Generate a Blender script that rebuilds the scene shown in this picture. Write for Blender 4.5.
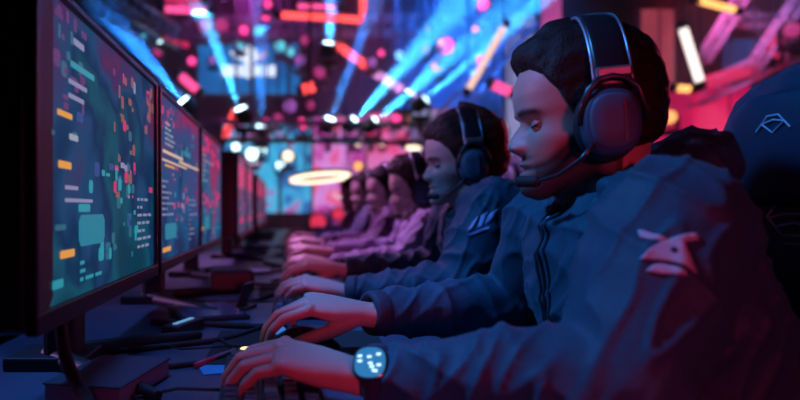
import bpy, bmesh, math, random
import numpy as np
from mathutils import Vector, Matrix, noise
from mathutils.bvhtree import BVHTree

random.seed(7)
scene = bpy.context.scene
for o in list(bpy.data.objects):
    bpy.data.objects.remove(o)
COL = scene.collection
PI = math.pi

# ------------------------------------------------------------------ camera, world, washes, exposure
CAM_Z = 0.98          # camera height; the table top is at 0.74
F_PX = 620.0
DESK = 0.74
cam_d = bpy.data.cameras.new('camera')
cam = bpy.data.objects.new('camera', cam_d)
COL.objects.link(cam)
cam.location = (0, 0, CAM_Z)
cam.rotation_euler = (PI / 2, 0, 0)
cam_d.sensor_width = 36.0
cam_d.lens = F_PX / 800 * 36
cam_d.shift_x = 113 / 800
cam_d.shift_y = 9 / 800
cam_d.clip_start = 0.02
cam_d.dof.use_dof = True
cam_d.dof.focus_distance = 0.98
cam_d.dof.aperture_fstop = 2.3
scene.camera = cam

world = bpy.data.worlds.new('world')
scene.world = world
world.use_nodes = True
world.node_tree.nodes['Background'].inputs[0].default_value = (0.02, 0.025, 0.06, 1)
world.node_tree.nodes['Background'].inputs[1].default_value = 0.25

vs = scene.view_settings
vs.view_transform = 'Standard'
vs.look = 'None'
vs.gamma = 1
vs.use_curve_mapping = False
vs.exposure = 0.0


def spot_light(name, loc, target, color, power, size=60, blend=0.6, radius=0.15):
    d = bpy.data.lights.new(name, 'SPOT')
    d.color = color
    d.energy = power
    d.spot_size = math.radians(size)
    d.spot_blend = blend
    d.shadow_soft_size = radius
    o = bpy.data.objects.new(name, d)
    COL.objects.link(o)
    o.location = loc
    o.rotation_euler = (Vector(target) - Vector(loc)).to_track_quat('-Z', 'Y').to_euler()
    return o


# house washes, and added fills, over and around the players (out of frame)
spot_light('wash_light_blue', (-1.45, 1.05, 3.0), (0.38, 0.85, 0.85), (0.04, 0.31, 1.0), 270, 40, 0.8, 0.12)
spot_light('fill_light_table', (-0.40, 0.95, 3.3), (-0.14, 1.10, 0.74), (0.10, 0.26, 1.0), 170, 30, 0.8, 0.1)  # added lamp, brightens the table where the monitors block the blue wash
spot_light('fill_light_lilac', (-2.8, 1.5, 1.75), (0.37, 1.7, 1.0), (0.75, 0.32, 1.0), 125, 46, 0.7, 0.2)  # added lamp, strengthens the screens' lilac light on the faces
spot_light('wash_light_red', (0.45, -2.2, 1.25), (0.27, 0.9, 0.84), (1.0, 0.05, 0.17), 110, 20, 0.9, 0.2)
spot_light('wash_light_rim', (2.4, 2.7, 1.75), (0.5, 1.2, 1.15), (1.0, 0.05, 0.15), 80, 45, 0.7, 0.15)
spot_light('wash_light_pink', (-1.2, 4.0, 3.2), (0.38, 2.9, 0.95), (0.75, 0.30, 0.95), 520, 46, 0.7, 0.2)


# ------------------------------------------------------------------ helpers
def W(px, py, y):
    """a point of the place, y metres down the hall, seen at that spot of the 800x400 frame"""
    return Vector(((px - 287) / F_PX * y, y, CAM_Z + (209 - py) / F_PX * y))


MATS = {}


def mat(name, col, rough=0.6, metal=0.0, emit=None, strength=0.0, var=0.25, scale=30.0, spec=0.5, coat=0.0, bump=0.0):
    if name in MATS:
        return MATS[name]
    m = bpy.data.materials.new(name)
    m.use_nodes = True
    nt = m.node_tree
    b = nt.nodes['Principled BSDF']
    tc = nt.nodes.new('ShaderNodeTexCoord')
    nz = nt.nodes.new('ShaderNodeTexNoise')
    nz.inputs['Scale'].default_value = scale
    nz.inputs['Detail'].default_value = 4
    nt.links.new(tc.outputs['Object'], nz.inputs['Vector'])
    mx = nt.nodes.new('ShaderNodeMix')
    mx.data_type = 'RGBA'
    mx.inputs[6].default_value = tuple(c * (1 - var) for c in col[:3]) + (1,)
    mx.inputs[7].default_value = tuple(min(1, c * (1 + var)) for c in col[:3]) + (1,)
    nt.links.new(nz.outputs['Fac'], mx.inputs[0])
    nt.links.new(mx.outputs[2], b.inputs['Base Color'])
    b.inputs['Roughness'].default_value = rough
    b.inputs['Metallic'].default_value = metal
    b.inputs['Specular IOR Level'].default_value = spec
    b.inputs['Coat Weight'].default_value = coat
    if emit:
        b.inputs['Emission Color'].default_value = tuple(emit) + (1,)
        b.inputs['Emission Strength'].default_value = strength
    if bump:
        bp = nt.nodes.new('ShaderNodeBump')
        bp.inputs['Strength'].default_value = bump
        bp.inputs['Distance'].default_value = 0.002
        nt.links.new(nz.outputs['Fac'], bp.inputs['Height'])
        nt.links.new(bp.outputs['Normal'], b.inputs['Normal'])
    MATS[name] = m
    return m


def glow(name, col, strength):
    return mat(name, (0.02, 0.02, 0.02), 0.5, emit=col, strength=strength)


def attr_mat(name, rough, spec=0.4, attr='tint'):
    if name in MATS:
        return MATS[name]
    m = bpy.data.materials.new(name)
    m.use_nodes = True
    nt = m.node_tree
    b = nt.nodes['Principled BSDF']
    a = nt.nodes.new('ShaderNodeAttribute')
    a.attribute_name = attr
    nz = nt.nodes.new('ShaderNodeTexNoise')
    nz.inputs['Scale'].default_value = 140
    tc = nt.nodes.new('ShaderNodeTexCoord')
    nt.links.new(tc.outputs['Object'], nz.inputs['Vector'])
    bp = nt.nodes.new('ShaderNodeBump')
    bp.inputs['Strength'].default_value = 0.25
    bp.inputs['Distance'].default_value = 0.001
    nt.links.new(nz.outputs['Fac'], bp.inputs['Height'])
    nt.links.new(bp.outputs['Normal'], b.inputs['Normal'])
    nt.links.new(a.outputs['Color'], b.inputs['Base Color'])
    b.inputs['Roughness'].default_value = rough
    b.inputs['Specular IOR Level'].default_value = spec
    MATS[name] = m
    return m


def tag(o, label=None, cat=None, group=None, kind=None):
    if label:
        o['label'] = label
    if cat:
        o['category'] = cat
    if group:
        o['group'] = group
    if kind:
        o['kind'] = kind
    return o


def empty(name, loc=(0, 0, 0), rz=0.0):
    o = bpy.data.objects.new(name, None)
    COL.objects.link(o)
    o.empty_display_size = 0.1
    o.location = loc
    o.rotation_euler = (0, 0, rz)
    return o


def copy_tree(o, parent=None):
    c = o.copy()
    COL.objects.link(c)
    c.parent = parent
    for ch in list(o.children):
        copy_tree(ch, c)
    return c


class MB:
    """collects shapes and links them as ONE mesh object"""

    def __init__(self):
        self.v, self.f, self.mi = [], [], []

    def add(self, vs_, fs, m=0):
        n = len(self.v)
        self.v += [tuple(map(float, p)) for p in vs_]
        self.f += [tuple(i + n for i in f) for f in fs]
        self.mi += [m] * len(fs)
        return self

    def box(self, c, s, M=None, m=0):
        c, h = Vector(c), Vector(s) / 2
        vs_ = [Vector((x * h.x, y * h.y, z * h.z)) for x in (-1, 1) for y in (-1, 1) for z in (-1, 1)]
        if M is not None:
            vs_ = [M @ p for p in vs_]
        return self.add([p + c for p in vs_],
                        [(0, 1, 3, 2), (4, 6, 7, 5), (0, 4, 5, 1), (2, 3, 7, 6), (0, 2, 6, 4), (1, 5, 7, 3)], m)

    def bar(self, a, b, w, h=None, m=0):
        a, b = Vector(a), Vector(b)
        d = b - a
        M = d.to_track_quat('Z', 'Y').to_matrix()
        return self.box((a + b) / 2, (w, h or w, d.length), M, m)

    def tube(self, pts, r, n=10, closed=False, m=0):
        pts = [Vector(p) for p in pts]
        k = len(pts)
        rs = r if hasattr(r, '__len__') else [r] * k
        rings, prev = [], None
        for i, p in enumerate(pts):
            if closed:
                t = (pts[(i + 1) % k] - pts[i - 1]).normalized()
            else:
                t = (pts[min(i + 1, k - 1)] - pts[max(i - 1, 0)]).normalized()
            if prev is None:
                a = t.orthogonal().normalized()
            else:
                a = (prev - t * prev.dot(t))
                a = a.normalized() if a.length > 1e-6 else t.orthogonal().normalized()
            prev = a
            b = t.cross(a)
            rings.append([p + (a * math.cos(2 * PI * j / n) + b * math.sin(2 * PI * j / n)) * rs[i] for j in range(n)])
        vs_ = [q for ring in rings for q in ring]
        fs = []
        for i in range(k if closed else k - 1):
            i2 = (i + 1) % k
            for j in range(n):
                j2 = (j + 1) % n
                fs.append((i * n + j, i * n + j2, i2 * n + j2, i2 * n + j))
        if not closed:
            fs.append(tuple(range(n))[::-1])
            fs.append(tuple((k - 1) * n + j for j in range(n)))
        return self.add(vs_, fs, m)

    def capsule(self, a, b, r0, r1, n=14, m=0):
        a, b = Vector(a), Vector(b)
        d = b - a
        L = max(d.length, 1e-5)
        t = d / L
        pts, rs = [], []
        for i in range(6):
            th = PI / 2 * (1 - i / 5)
            pts.append(a - t * r0 * math.sin(th))
            rs.append(max(r0 * math.cos(th), 1e-4))
        for i in range(6):
            th = PI / 2 * i / 5
            pts.append(b + t * r1 * math.sin(th))
            rs.append(max(r1 * math.cos(th), 1e-4))
        # straight tube with a fixed frame
        x = t.orthogonal().normalized()
        y = t.cross(x)
        vs_, fs = [], []
        for p, rr in zip(pts, rs):
            vs_ += [p + (x * math.cos(2 * PI * j / n) + y * math.sin(2 * PI * j / n)) * rr for j in range(n)]
        for i in range(len(pts) - 1):
            for j in range(n):
                j2 = (j + 1) % n
                fs.append((i * n + j, i * n + j2, (i + 1) * n + j2, (i + 1) * n + j))
        fs.append(tuple(range(n))[::-1])
        fs.append(tuple((len(pts) - 1) * n + j for j in range(n)))
        return self.add(vs_, fs, m)

    def chain(self, pts, rs, n=14, m=0):
        for i in range(len(pts) - 1):
            self.capsule(pts[i], pts[i + 1], rs[i], rs[i + 1], n, m)
        return self

    def ellipsoid(self, c, r, M=None, nu=20, nv=12, m=0):
        c = Vector(c)
        vs_, fs = [], []
        for i in range(nv + 1):
            th = PI * i / nv
            for j in range(nu):
                ph = 2 * PI * j / nu
                p = Vector((r[0] * max(math.sin(th), 1e-3) * math.cos(ph), r[1] * max(math.sin(th), 1e-3) * math.sin(ph), r[2] * math.cos(th)))
                vs_.append(c + (M @ p if M is not None else p))
        for i in range(nv):
            for j in range(nu):
                j2 = (j + 1) % nu
                fs.append((i * nu + j, (i + 1) * nu + j, (i + 1) * nu + j2, i * nu + j2))
        return self.add(vs_, fs, m)

    def loft(self, rings, caps=True, m=0):
        n = len(rings[0])
        vs_ = [p for r in rings for p in r]
        fs = []
        for i in range(len(rings) - 1):
            for j in range(n):
                j2 = (j + 1) % n
                fs.append((i * n + j, i * n + j2, (i + 1) * n + j2, (i + 1) * n + j))
        if caps:
            fs.append(tuple(range(n))[::-1])
            fs.append(tuple((len(rings) - 1) * n + j for j in range(n)))
        return self.add(vs_, fs, m)

    def rod_lathe(self, c, axis, prof, n=24, m=0):
        """prof: list of (distance along axis, radius)"""
        c, t = Vector(c), Vector(axis).normalized()
        x = t.orthogonal().normalized()
        y = t.cross(x)
        rings = [[c + t * d + (x * math.cos(2 * PI * j / n) + y * math.sin(2 * PI * j / n)) * max(r, 1e-4) for j in range(n)] for d, r in prof]
        return self.loft(rings, True, m)

    def prism(self, poly, h, origin=(0, 0, 0), ex=(1, 0, 0), ey=(0, 1, 0), m=0):
        o, ex, ey = Vector(origin), Vector(ex), Vector(ey)
        ez = ex.cross(ey).normalized()
        n = len(poly)
        a = [o + ex * p[0] + ey * p[1] for p in poly]
        b = [p + ez * h for p in a]
        fs = [tuple(range(n))[::-1], tuple(range(n, 2 * n))]
        fs += [(j, (j + 1) % n, n + (j + 1) % n, n + j) for j in range(n)]
        return self.add(a + b, fs, m)

    def mesh(self, name):
        me = bpy.data.meshes.new(name)
        me.from_pydata(self.v, [], self.f)
        me.update()
        return me

    def build(self, name, mats, parent=None, smooth=False, bevel=0.0, seg=2, origin=None, fix=True):
        me = self.mesh(name)
        for mm in (mats if isinstance(mats, (list, tuple)) else [mats]):
            me.materials.append(mm)
        for p, i in zip(me.polygons, self.mi):
            p.material_index = i
        if fix:
            bm = bmesh.new()
            bm.from_mesh(me)
            bmesh.ops.recalc_face_normals(bm, faces=bm.faces)
            bm.to_mesh(me)
            bm.free()
        if origin is not None:
            me.transform(Matrix.Translation(-Vector(origin)))
        if smooth:
            me.shade_smooth()
        o = bpy.data.objects.new(name, me)
        COL.objects.link(o)
        if parent is not None:
            o.parent = parent
        elif origin is not None:
            o.location = origin
        if bevel:
            b = o.modifiers.new('bevel', 'BEVEL')
            b.width = bevel
            b.segments = seg
            b.limit_method = 'ANGLE'
            b.angle_limit = math.radians(40)
        return o


def remesh(mb, voxel, smooth_iter=3, factor=0.5):
    me = mb.mesh('raw')
    o = bpy.data.objects.new('raw', me)
    COL.objects.link(o)
    r = o.modifiers.new('r', 'REMESH')
    r.mode = 'VOXEL'
    r.voxel_size = voxel
    r.adaptivity = 0
    if smooth_iter:
        s = o.modifiers.new('s', 'SMOOTH')
        s.factor = factor
        s.iterations = smooth_iter
    dg = bpy.context.evaluated_depsgraph_get()
    dg.update()
    out = bpy.data.meshes.new_from_object(o.evaluated_get(dg))
    bpy.data.objects.remove(o)
    bpy.data.meshes.remove(me)
    return out


def co_of(me):
    a = np.empty(len(me.vertices) * 3)
    me.vertices.foreach_get('co', a)
    return a.reshape(-1, 3)


def no_of(me):
    a = np.empty(len(me.vertices) * 3)
    me.vertices.foreach_get('normal', a)
    return a.reshape(-1, 3)


def set_co(me, a):
    me.vertices.foreach_set('co', np.ascontiguousarray(a).ravel())
    me.update()


def set_tint(me, rgb):
    at = me.attributes.new('tint', 'FLOAT_COLOR', 'POINT')
    a = np.ones((len(rgb), 4))
    a[:, :3] = rgb
    at.data.foreach_set('color', a.ravel())


def obj_from(me, name, m, parent=None, origin=None):
    if origin is not None:
        me.transform(Matrix.Translation(-Vector(origin)))
    me.name = name
    me.materials.clear()
    me.materials.append(m)
    me.shade_smooth()
    o = bpy.data.objects.new(name, me)
    COL.objects.link(o)
    if parent is not None:
        o.parent = parent
    elif origin is not None:
        o.location = origin
    return o


# ------------------------------------------------------------------ materials
M_black = mat('black_plastic', (0.012, 0.012, 0.016), 0.45)
M_black2 = mat('black_satin', (0.02, 0.02, 0.026), 0.3)
M_rubber = mat('dark_rubber', (0.015, 0.015, 0.018), 0.8)
M_desk = mat('table_laminate', (0.045, 0.06, 0.10), 0.42, var=0.3, scale=9, bump=0.15)
M_edge = mat('table_edge', (0.02, 0.02, 0.03), 0.4)
M_steel = mat('dark_steel', (0.10, 0.10, 0.12), 0.35, 0.9)
M_alu = mat('truss_aluminium', (0.45, 0.45, 0.5), 0.35, 0.8)
M_leather = mat('navy_leatherette', (0.014, 0.027, 0.06), 0.55, scale=60, bump=0.3)
M_stitch = mat('chair_thread', (0.55, 0.75, 1.0), 0.5)
M_cup = mat('headset_shell', (0.045, 0.085, 0.13), 0.5, 0.0, spec=0.3)
M_pad = mat('headset_pad', (0.012, 0.012, 0.016), 0.75)
M_key = mat('keycap', (0.03, 0.035, 0.05), 0.5)
M_wall = mat('hall_wall', (0.03, 0.022, 0.05), 0.8, scale=2)
M_ceil = mat('hall_ceiling', (0.025, 0.018, 0.04), 0.85, scale=2)
M_floor = mat('hall_floor', (0.02, 0.02, 0.028), 0.35, scale=3)

# ------------------------------------------------------------------ the hall
def structure(name, c, s, m):
    o = MB().box((0, 0, 0), s).build(name, m)
    o.location = c
    o['kind'] = 'structure'
    return o


RX0, RX1, RY0, RY1, RH = -9.0, 13.0, -4.0, 17.0, 7.2
structure('floor', ((RX0 + RX1) / 2, (RY0 + RY1) / 2, -0.05), (RX1 - RX0, RY1 - RY0, 0.1), M_floor)
structure('ceiling', ((RX0 + RX1) / 2, (RY0 + RY1) / 2, RH + 0.05), (RX1 - RX0, RY1 - RY0, 0.1), M_ceil)
structure('wall_left', (RX0 - 0.05, (RY0 + RY1) / 2, RH / 2), (0.1, RY1 - RY0, RH), M_wall)
structure('wall_right', (RX1 + 0.05, (RY0 + RY1) / 2, RH / 2), (0.1, RY1 - RY0, RH), M_wall)
structure('wall_back', ((RX0 + RX1) / 2, RY1 + 0.05, RH / 2), (RX1 - RX0 + 0.2, 0.1, RH), M_wall)
structure('wall_front', ((RX0 + RX1) / 2, RY0 - 0.05, RH / 2), (RX1 - RX0 + 0.2, 0.1, RH), M_wall)

# stage haze that fills the far half of the hall
hz = bpy.data.materials.new('stage_haze')
hz.use_nodes = True
nt = hz.node_tree
nt.nodes.remove(nt.nodes['Principled BSDF'])
vsn = nt.nodes.new('ShaderNodeVolumeScatter')
vsn.inputs['Color'].default_value = (1, 1, 1, 1)
vsn.inputs['Density'].default_value = 0.03
vsn.inputs['Anisotropy'].default_value = 0.0
nt.links.new(vsn.outputs[0], nt.nodes['Material Output'].inputs['Volume'])
hb = MB().box((0, 0, 0), (RX1 - RX0 - 0.1, 11.2, RH - 0.3)).build('stage_haze', hz)
hb.location = ((RX0 + RX1) / 2, 11.3, RH / 2)
tag(hb, 'thin stage haze hanging over the far half of the dark hall', 'haze', kind='stuff')

# ------------------------------------------------------------------ far stage: screens, walls, trusses
def pattern_mat(name, stops, strength, scale, seed, detail=3.0, distortion=0.6, rise=0.0, mid=0.31):
    """a lit LED surface with a soft moving-picture pattern"""
    m = bpy.data.materials.new(name)
    m.use_nodes = True
    nt = m.node_tree
    b = nt.nodes['Principled BSDF']
    b.inputs['Base Color'].default_value = (0.01, 0.01, 0.01, 1)
    b.inputs['Roughness'].default_value = 0.6
    b.inputs['Specular IOR Level'].default_value = 0.08
    tc = nt.nodes.new('ShaderNodeTexCoord')
    mp = nt.nodes.new('ShaderNodeMapping')
    mp.inputs['Location'].default_value = (seed * 3.7, seed * 1.3, seed * 2.1)
    nz = nt.nodes.new('ShaderNodeTexNoise')
    nz.inputs['Scale'].default_value = scale
    nz.inputs['Detail'].default_value = detail
    nz.inputs['Distortion'].default_value = distortion
    rp = nt.nodes.new('ShaderNodeValToRGB')
    els = rp.color_ramp.elements
    while len(els) < len(stops):
        els.new(0.5)
    for e, (p, c) in zip(els, stops):
        e.position = p
        e.color = tuple(c) + (1,)
    nt.links.new(tc.outputs['Object'], mp.inputs['Vector'])
    nt.links.new(mp.outputs['Vector'], nz.inputs['Vector'])
    sp = nt.nodes.new('ShaderNodeSeparateXYZ')
    ma = nt.nodes.new('ShaderNodeMath')
    ma.operation = 'SUBTRACT'
    ma.inputs[1].default_value = mid
    mb_ = nt.nodes.new('ShaderNodeMath')
    mb_.operation = 'MULTIPLY_ADD'
    mb_.inputs[1].default_value = rise
    nt.links.new(tc.outputs['Object'], sp.inputs[0])
    nt.links.new(sp.outputs['Z'], ma.inputs[0])
    nt.links.new(ma.outputs[0], mb_.inputs[0])
    nt.links.new(nz.outputs['Fac'], mb_.inputs[2])
    nt.links.new(mb_.outputs[0], rp.inputs['Fac'])
    nt.links.new(rp.outputs['Color'], b.inputs['Emission Color'])
    b.inputs['Emission Strength'].default_value = strength
    return m


def led_panel(name, x0, y0, x1, y1, depth, m, label, cat='led wall', thick=0.18, parts=True):
    """a framed LED panel that fills the given spot of the photograph at its depth"""
    a, b = W(x0, y1, depth), W(x1, y0, depth)
    c = (a + b) / 2
    r = empty(name, c)
    w, h = b.x - a.x, b.z - a.z
    MB().box((0, thick / 2 + 0.012, 0), (w, thick, h)).build('housing', M_black, r)
    MB().box((0, 0.005, 0), (w - 0.06, 0.012, h - 0.06)).build('display', m, r)
    tag(r, label, cat)
    return r, w, h


m_blue = pattern_mat('blue_screen_glow', [(0.3, (0.0, 0.07, 0.26)), (0.55, (0.0, 0.16, 0.50)), (0.75, (0.0, 0.28, 0.72))], 1.2, 0.9, 1)
scr, sw, sh = led_panel('stage_screen', 196, 42, 301, 95, 13.0, m_blue, 'big blue hanging stage screen showing a white winged emblem', 'screen')
M_white = glow('screen_white', (0.75, 0.85, 1.0), 1.5)
M_tan = glow('screen_tan', (0.95, 0.62, 0.38), 0.9)
e = MB()
e.prism([(0.17 * math.cos(t), 0.20 * math.sin(t)) for t in np.linspace(0, 2 * PI, 24, endpoint=False)], 0.01, (0.02, -0.004, 0.27), (1, 0, 0), (0, 0, 1))
e.build('emblem_head', M_white, scr)
MB().prism([(-0.17, 0.02), (-0.36, 0.10), (-0.42, 0.04), (-0.30, 0.0), (-0.34, -0.05), (-0.18, -0.10)], 0.01, (0.02, -0.004, 0.27), (1, 0, 0), (0, 0, 1)).build('emblem_wing', M_white, scr)
MB().prism([(0.17, 0.02), (0.34, 0.10), (0.40, 0.02), (0.30, -0.02), (0.32, -0.08), (0.18, -0.10)], 0.01, (0.02, -0.004, 0.27), (1, 0, 0), (0, 0, 1)).build('emblem_wing', M_tan, scr)
e = MB()
for i in range(9):
    x = -0.56 + i * 0.127
    e.box((x + 0.05, -0.008, -0.05), (0.105, 0.008, 0.23 if i != 4 else 0.30))
e.build('emblem_lettering', M_white, scr)
# hangers of the screen
e = MB()
for sx in (-0.8, 0.8):
    e.tube([(sx, 0.1, sh / 2), (sx, 0.1, RH - scr.location.z)], 0.02)
e.build('hanger', M_steel, scr)

# lit sets behind the row of players
led_panel('led_wall', 222, 118, 312, 214, 14.5, pattern_mat('cyan_wall_glow', [(0.30, (0.02, 0.02, 0.14)), (0.44, (0.02, 0.20, 0.55)), (0.54, (0.05, 0.50, 0.80)), (0.62, (0.40, 0.05, 0.35)), (0.72, (0.85, 0.9, 1.0))], 1.25, 1.4, 3), 'cyan and white lit wall low behind the row of monitors')
led_panel('led_wall', 312, 116, 366, 232, 14.0, pattern_mat('pink_wall_glow', [(0.30, (0.10, 0.02, 0.16)), (0.42, (0.55, 0.06, 0.38)), (0.52, (0.72, 0.30, 0.80)), (0.60, (0.85, 0.05, 0.22)), (0.72, (0.95, 0.7, 0.85))], 1.15, 1.3, 5), 'pink lit wall straight behind the farthest players')
led_panel('led_wall', 366, 112, 410, 230, 13.8, pattern_mat('red_wall_glow', [(0.30, (0.30, 0.02, 0.20)), (0.42, (0.9, 0.04, 0.14)), (0.54, (0.75, 0.20, 0.55)), (0.64, (1.0, 0.35, 0.12)), (0.75, (1.0, 0.75, 0.4))], 1.1, 1.3, 8), 'red lit wall above the far players, left of the lilac one')
led_panel('led_wall', 410, 108, 470, 236, 14.2, pattern_mat('lilac_wall_glow', [(0.30, (0.10, 0.08, 0.28)), (0.46, (0.40, 0.26, 0.62)), (0.56, (0.45, 0.50, 0.85)), (0.68, (0.9, 0.15, 0.40))], 0.65, 1.1, 9), 'lilac lit wall behind the second and third players')
led_panel('led_wall', 505, 14, 548, 200, 12.0, pattern_mat('violet_column_glow', [(0.3, (0.10, 0.12, 0.30)), (0.55, (0.26, 0.26, 0.5)), (0.75, (0.6, 0.2, 0.35))], 1.1, 0.6, 11), 'tall violet lit column directly behind the nearest face')
led_panel('led_wall', 540, -6, 563, 60, 11.5, pattern_mat('rose_column_glow', [(0.3, (0.35, 0.03, 0.16)), (0.6, (0.7, 0.10, 0.32)), (0.8, (0.8, 0.3, 0.5))], 1.0, 0.8, 12), 'narrow rose lit column above the nearest player\'s quiff')
led_panel('led_wall', 640, 84, 752, 215, 12.5, pattern_mat('crimson_wall_glow', [(0.3, (0.18, 0.0, 0.04)), (0.5, (0.70, 0.01, 0.10)), (0.7, (0.9, 0.05, 0.16))], 1.15, 0.7, 14), 'crimson lit stage wall between the nearest head and the chair')
led_panel('led_wall', 640, 8, 676, 84, 12.2, pattern_mat('scarlet_banner_glow', [(0.3, (0.28, 0.03, 0.07)), (0.6, (0.55, 0.08, 0.12)), (0.8, (0.6, 0.14, 0.12))], 0.7, 0.6, 15), 'scarlet banner just right of the nearest headset')
r, w_, h_ = led_panel('stage_screen', 722, 38, 772, 74, 12.4, pattern_mat('oval_screen_glow', [(0.3, (0.0, 0.03, 0.16)), (0.6, (0.0, 0.12, 0.5)), (0.8, (0.02, 0.2, 0.6))], 0.6, 0.8, 16), 'small dark blue screen behind the red girders at the upper right', 'screen')
for sx in (-0.3, 0.3):
    MB().tube([(sx, 0.1, h_ / 2), (sx, 0.1, RH - r.location.z)], 0.02).build('hanger', M_steel, r)


# tall drape added to fill the hall's end with blue, folds running down
dr = MB()
a_, b_ = W(392, 0, 15.6), W(548, 0, 15.6)
n_ = 160
front = [(a_.x + (b_.x - a_.x) * k / n_, 15.6 + 0.07 * math.sin(k * 1.1) + 0.03 * math.sin(k * 2.3 + 1)) for k in range(n_ + 1)]
vs_ = [(x, y, z) for z in (0.02, 3.5, RH - 0.35) for x, y in front] + [(x, y + 0.02, z) for z in (0.02, 3.5, RH - 0.35) for x, y in front]
m_ = n_ + 1
fs_ = []
for lay in (0, 3 * m_):
    for r_ in (0, 1):
        for k in range(n_):
            fs_.append((lay + r_ * m_ + k, lay + r_ * m_ + k + 1, lay + (r_ + 1) * m_ + k + 1, lay + (r_ + 1) * m_ + k))
dr.add(vs_, fs_)
do = dr.build('added_drape', mat('drape_cloth', (0.22, 0.26, 0.40), 0.85), None, True)
MB().tube([(a_.x - 0.2, 15.6, RH - 0.3), (b_.x + 0.2, 15.6, RH - 0.3)], 0.03, 10).build('curtain_rail', M_steel, do)
tag(do, 'tall pleated drape added as a blue backing at the far end of the hall', 'curtain')
spot_light('drape_fill_blue', (4.6, 12.6, 6.9), (4.6, 15.6, 3.6), (0.01, 0.32, 1.0), 520, 80, 0.8, 0.1)  # added lamp that turns the drape blue


def truss(name, a, b, label, m=None, w=0.3, bays=12, group=None):
    """a box truss between two points: four chords and zigzag lacing"""
    a, b = Vector(a), Vector(b)
    r = empty(name, (a + b) / 2)
    d = (b - a)
    L = d.length
    M = d.to_track_quat('X', 'Z').to_matrix()
    m = m or M_alu
    for sy in (-1, 1):
        for sz in (-1, 1):
            MB().tube([M @ Vector((-L / 2, sy * w / 2, sz * w / 2)), M @ Vector((L / 2, sy * w / 2, sz * w / 2))], 0.025, 8).build('chord', m, r, True)
    e = MB()
    for k in range(bays):
        x0, x1 = -L / 2 + L * k / bays, -L / 2 + L * (k + 1) / bays
        s = 1 if k % 2 else -1
        for sgn in (-1, 1):
            e.tube([M @ Vector((x0, sgn * w / 2, s * w / 2)), M @ Vector((x1, sgn * w / 2, -s * w / 2))], 0.014, 6)
            e.tube([M @ Vector((x0, s * w / 2, sgn * w / 2)), M @ Vector((x1, -s * w / 2, sgn * w / 2))], 0.014, 6)
    e.build('lacing', m, r, True)
    top = max(a.z, b.z)
    for q in (a, b):
        if q.z < RH and (abs(a.z - b.z) < 0.5 or q.z == top):
            MB().tube([q - r.location, (q.x - r.location.x, q.y - r.location.y, RH - r.location.z)], 0.015, 6).build('suspension_cable', M_steel, r)
    tag(r, label, 'truss', group)
    return r


M_girder = mat('lilac_painted_girder', (0.5, 0.42, 0.6), 0.5)
truss('lighting_truss', W(-30, 30, 11.8), W(560, 24, 11.8), 'long overhead lighting truss running behind the red neon angle', bays=34)
truss('lighting_truss', W(40, 128, 10.2), W(430, 134, 10.2), 'low truss carrying the row of upward beam lights', bays=26)
truss('lighting_truss', W(60, -30, 7.4), W(172, 40, 9.0), 'slanting overhead truss at the left above the monitors', bays=24)
truss('lighting_truss', W(420, 150, 11.0), W(528, 20, 11.0), 'diagonal truss left of the nearest face', bays=14)
truss('stage_girder', W(702, 62, 10.5), W(748, -14, 10.5), 'lilac slanting girder right of the white tube', M_girder, 0.16, 8)
truss('stage_girder', W(752, 70, 10.2), W(806, -12, 10.2), 'lilac slanting girder in the top right corner', M_girder, 0.16, 8)
truss('stage_girder', W(690, 98, 11.0), W(800, 48, 11.0), 'rising girder lit red behind the chair top', M_girder, 0.34, 8)
truss('stage_girder', W(730, 20, 11.4), W(805, 24, 11.4), 'level girder across the top right corner', M_girder, 0.2, 6)
truss('stage_girder', W(745, 10, 11.8), W(780, 44, 11.8), 'short girder crossing down over the small blue screen', M_girder, 0.16, 5)


# neon tubes: a lit glass tube in two end sockets
def neon(name, pts, r, m, label):
    pts = [Vector(p) for p in pts]
    c = sum(pts, Vector()) / len(pts)
    o = empty(name, c)
    MB().tube([p - c for p in pts], r, 10).build('glass_tube', m, o, True)
    for p, q in ((pts[0], pts[1]), (pts[-1], pts[-2])):
        d = (p - q).normalized()
        MB().tube([p - c - d * 0.01, p - c + d * 0.10], r * 1.15, 10).build('socket', M_black, o, True)
    e = MB()
    for p in (pts[0], pts[-1]):
        if p.z > 1.9:
            e.tube([p - c, (p.x - c.x, p.y - c.y, RH - c.z)], 0.012, 6)
        else:
            e.tube([p - c, (p.x - c.x, p.y - c.y, -c.z)], 0.02, 6)
        e.build('hanger_rod', M_steel, o)
        e = MB()
    tag(o, label, 'neon tube')
    return o


N_red = glow('neon_red', (1.0, 0.07, 0.07), 2.4)
N_pink = glow('neon_pink', (1.0, 0.08, 0.30), 1.6)
N_orange = glow('neon_orange', (1.0, 0.42, 0.12), 2.2)
N_white = glow('neon_white', (1.0, 0.85, 0.8), 1.7)
N_tan = glow('neon_tan', (1.0, 0.62, 0.45), 1.2)
N_lilac = glow('neon_lilac', (0.85, 0.35, 0.85), 1.5)
N_cream = glow('neon_cream', (1.0, 0.78, 0.55), 2.2)
N_dim = glow('neon_dim_red', (0.8, 0.03, 0.14), 0.9)
neon('neon_tube', [W(281, 15, 9), W(320, 17, 9), W(361, 20, 9), W(363, 8, 9), W(363, -4, 9)], 0.05, N_red, 'bent red neon tube forming an angle at the top centre')
neon('neon_tube', [W(297, 6, 9.3), W(336, 7, 9.3)], 0.035, N_pink, 'short pink tube just above the bent red neon')
neon('neon_tube', [W(165, 9, 9), W(207, 11, 9)], 0.05, N_pink, 'pink neon bar at the top left of the hall')
neon('neon_tube', [W(165, -1, 9), W(201, 0, 9)], 0.05, N_dim, 'dim red bar at the very top, over the pink neon bar')
neon('neon_tube', [W(337, 45, 11.8), W(368, 67, 11.8)], 0.08, N_red, 'red slanting tube, upper half of the slanting pair')
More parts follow.
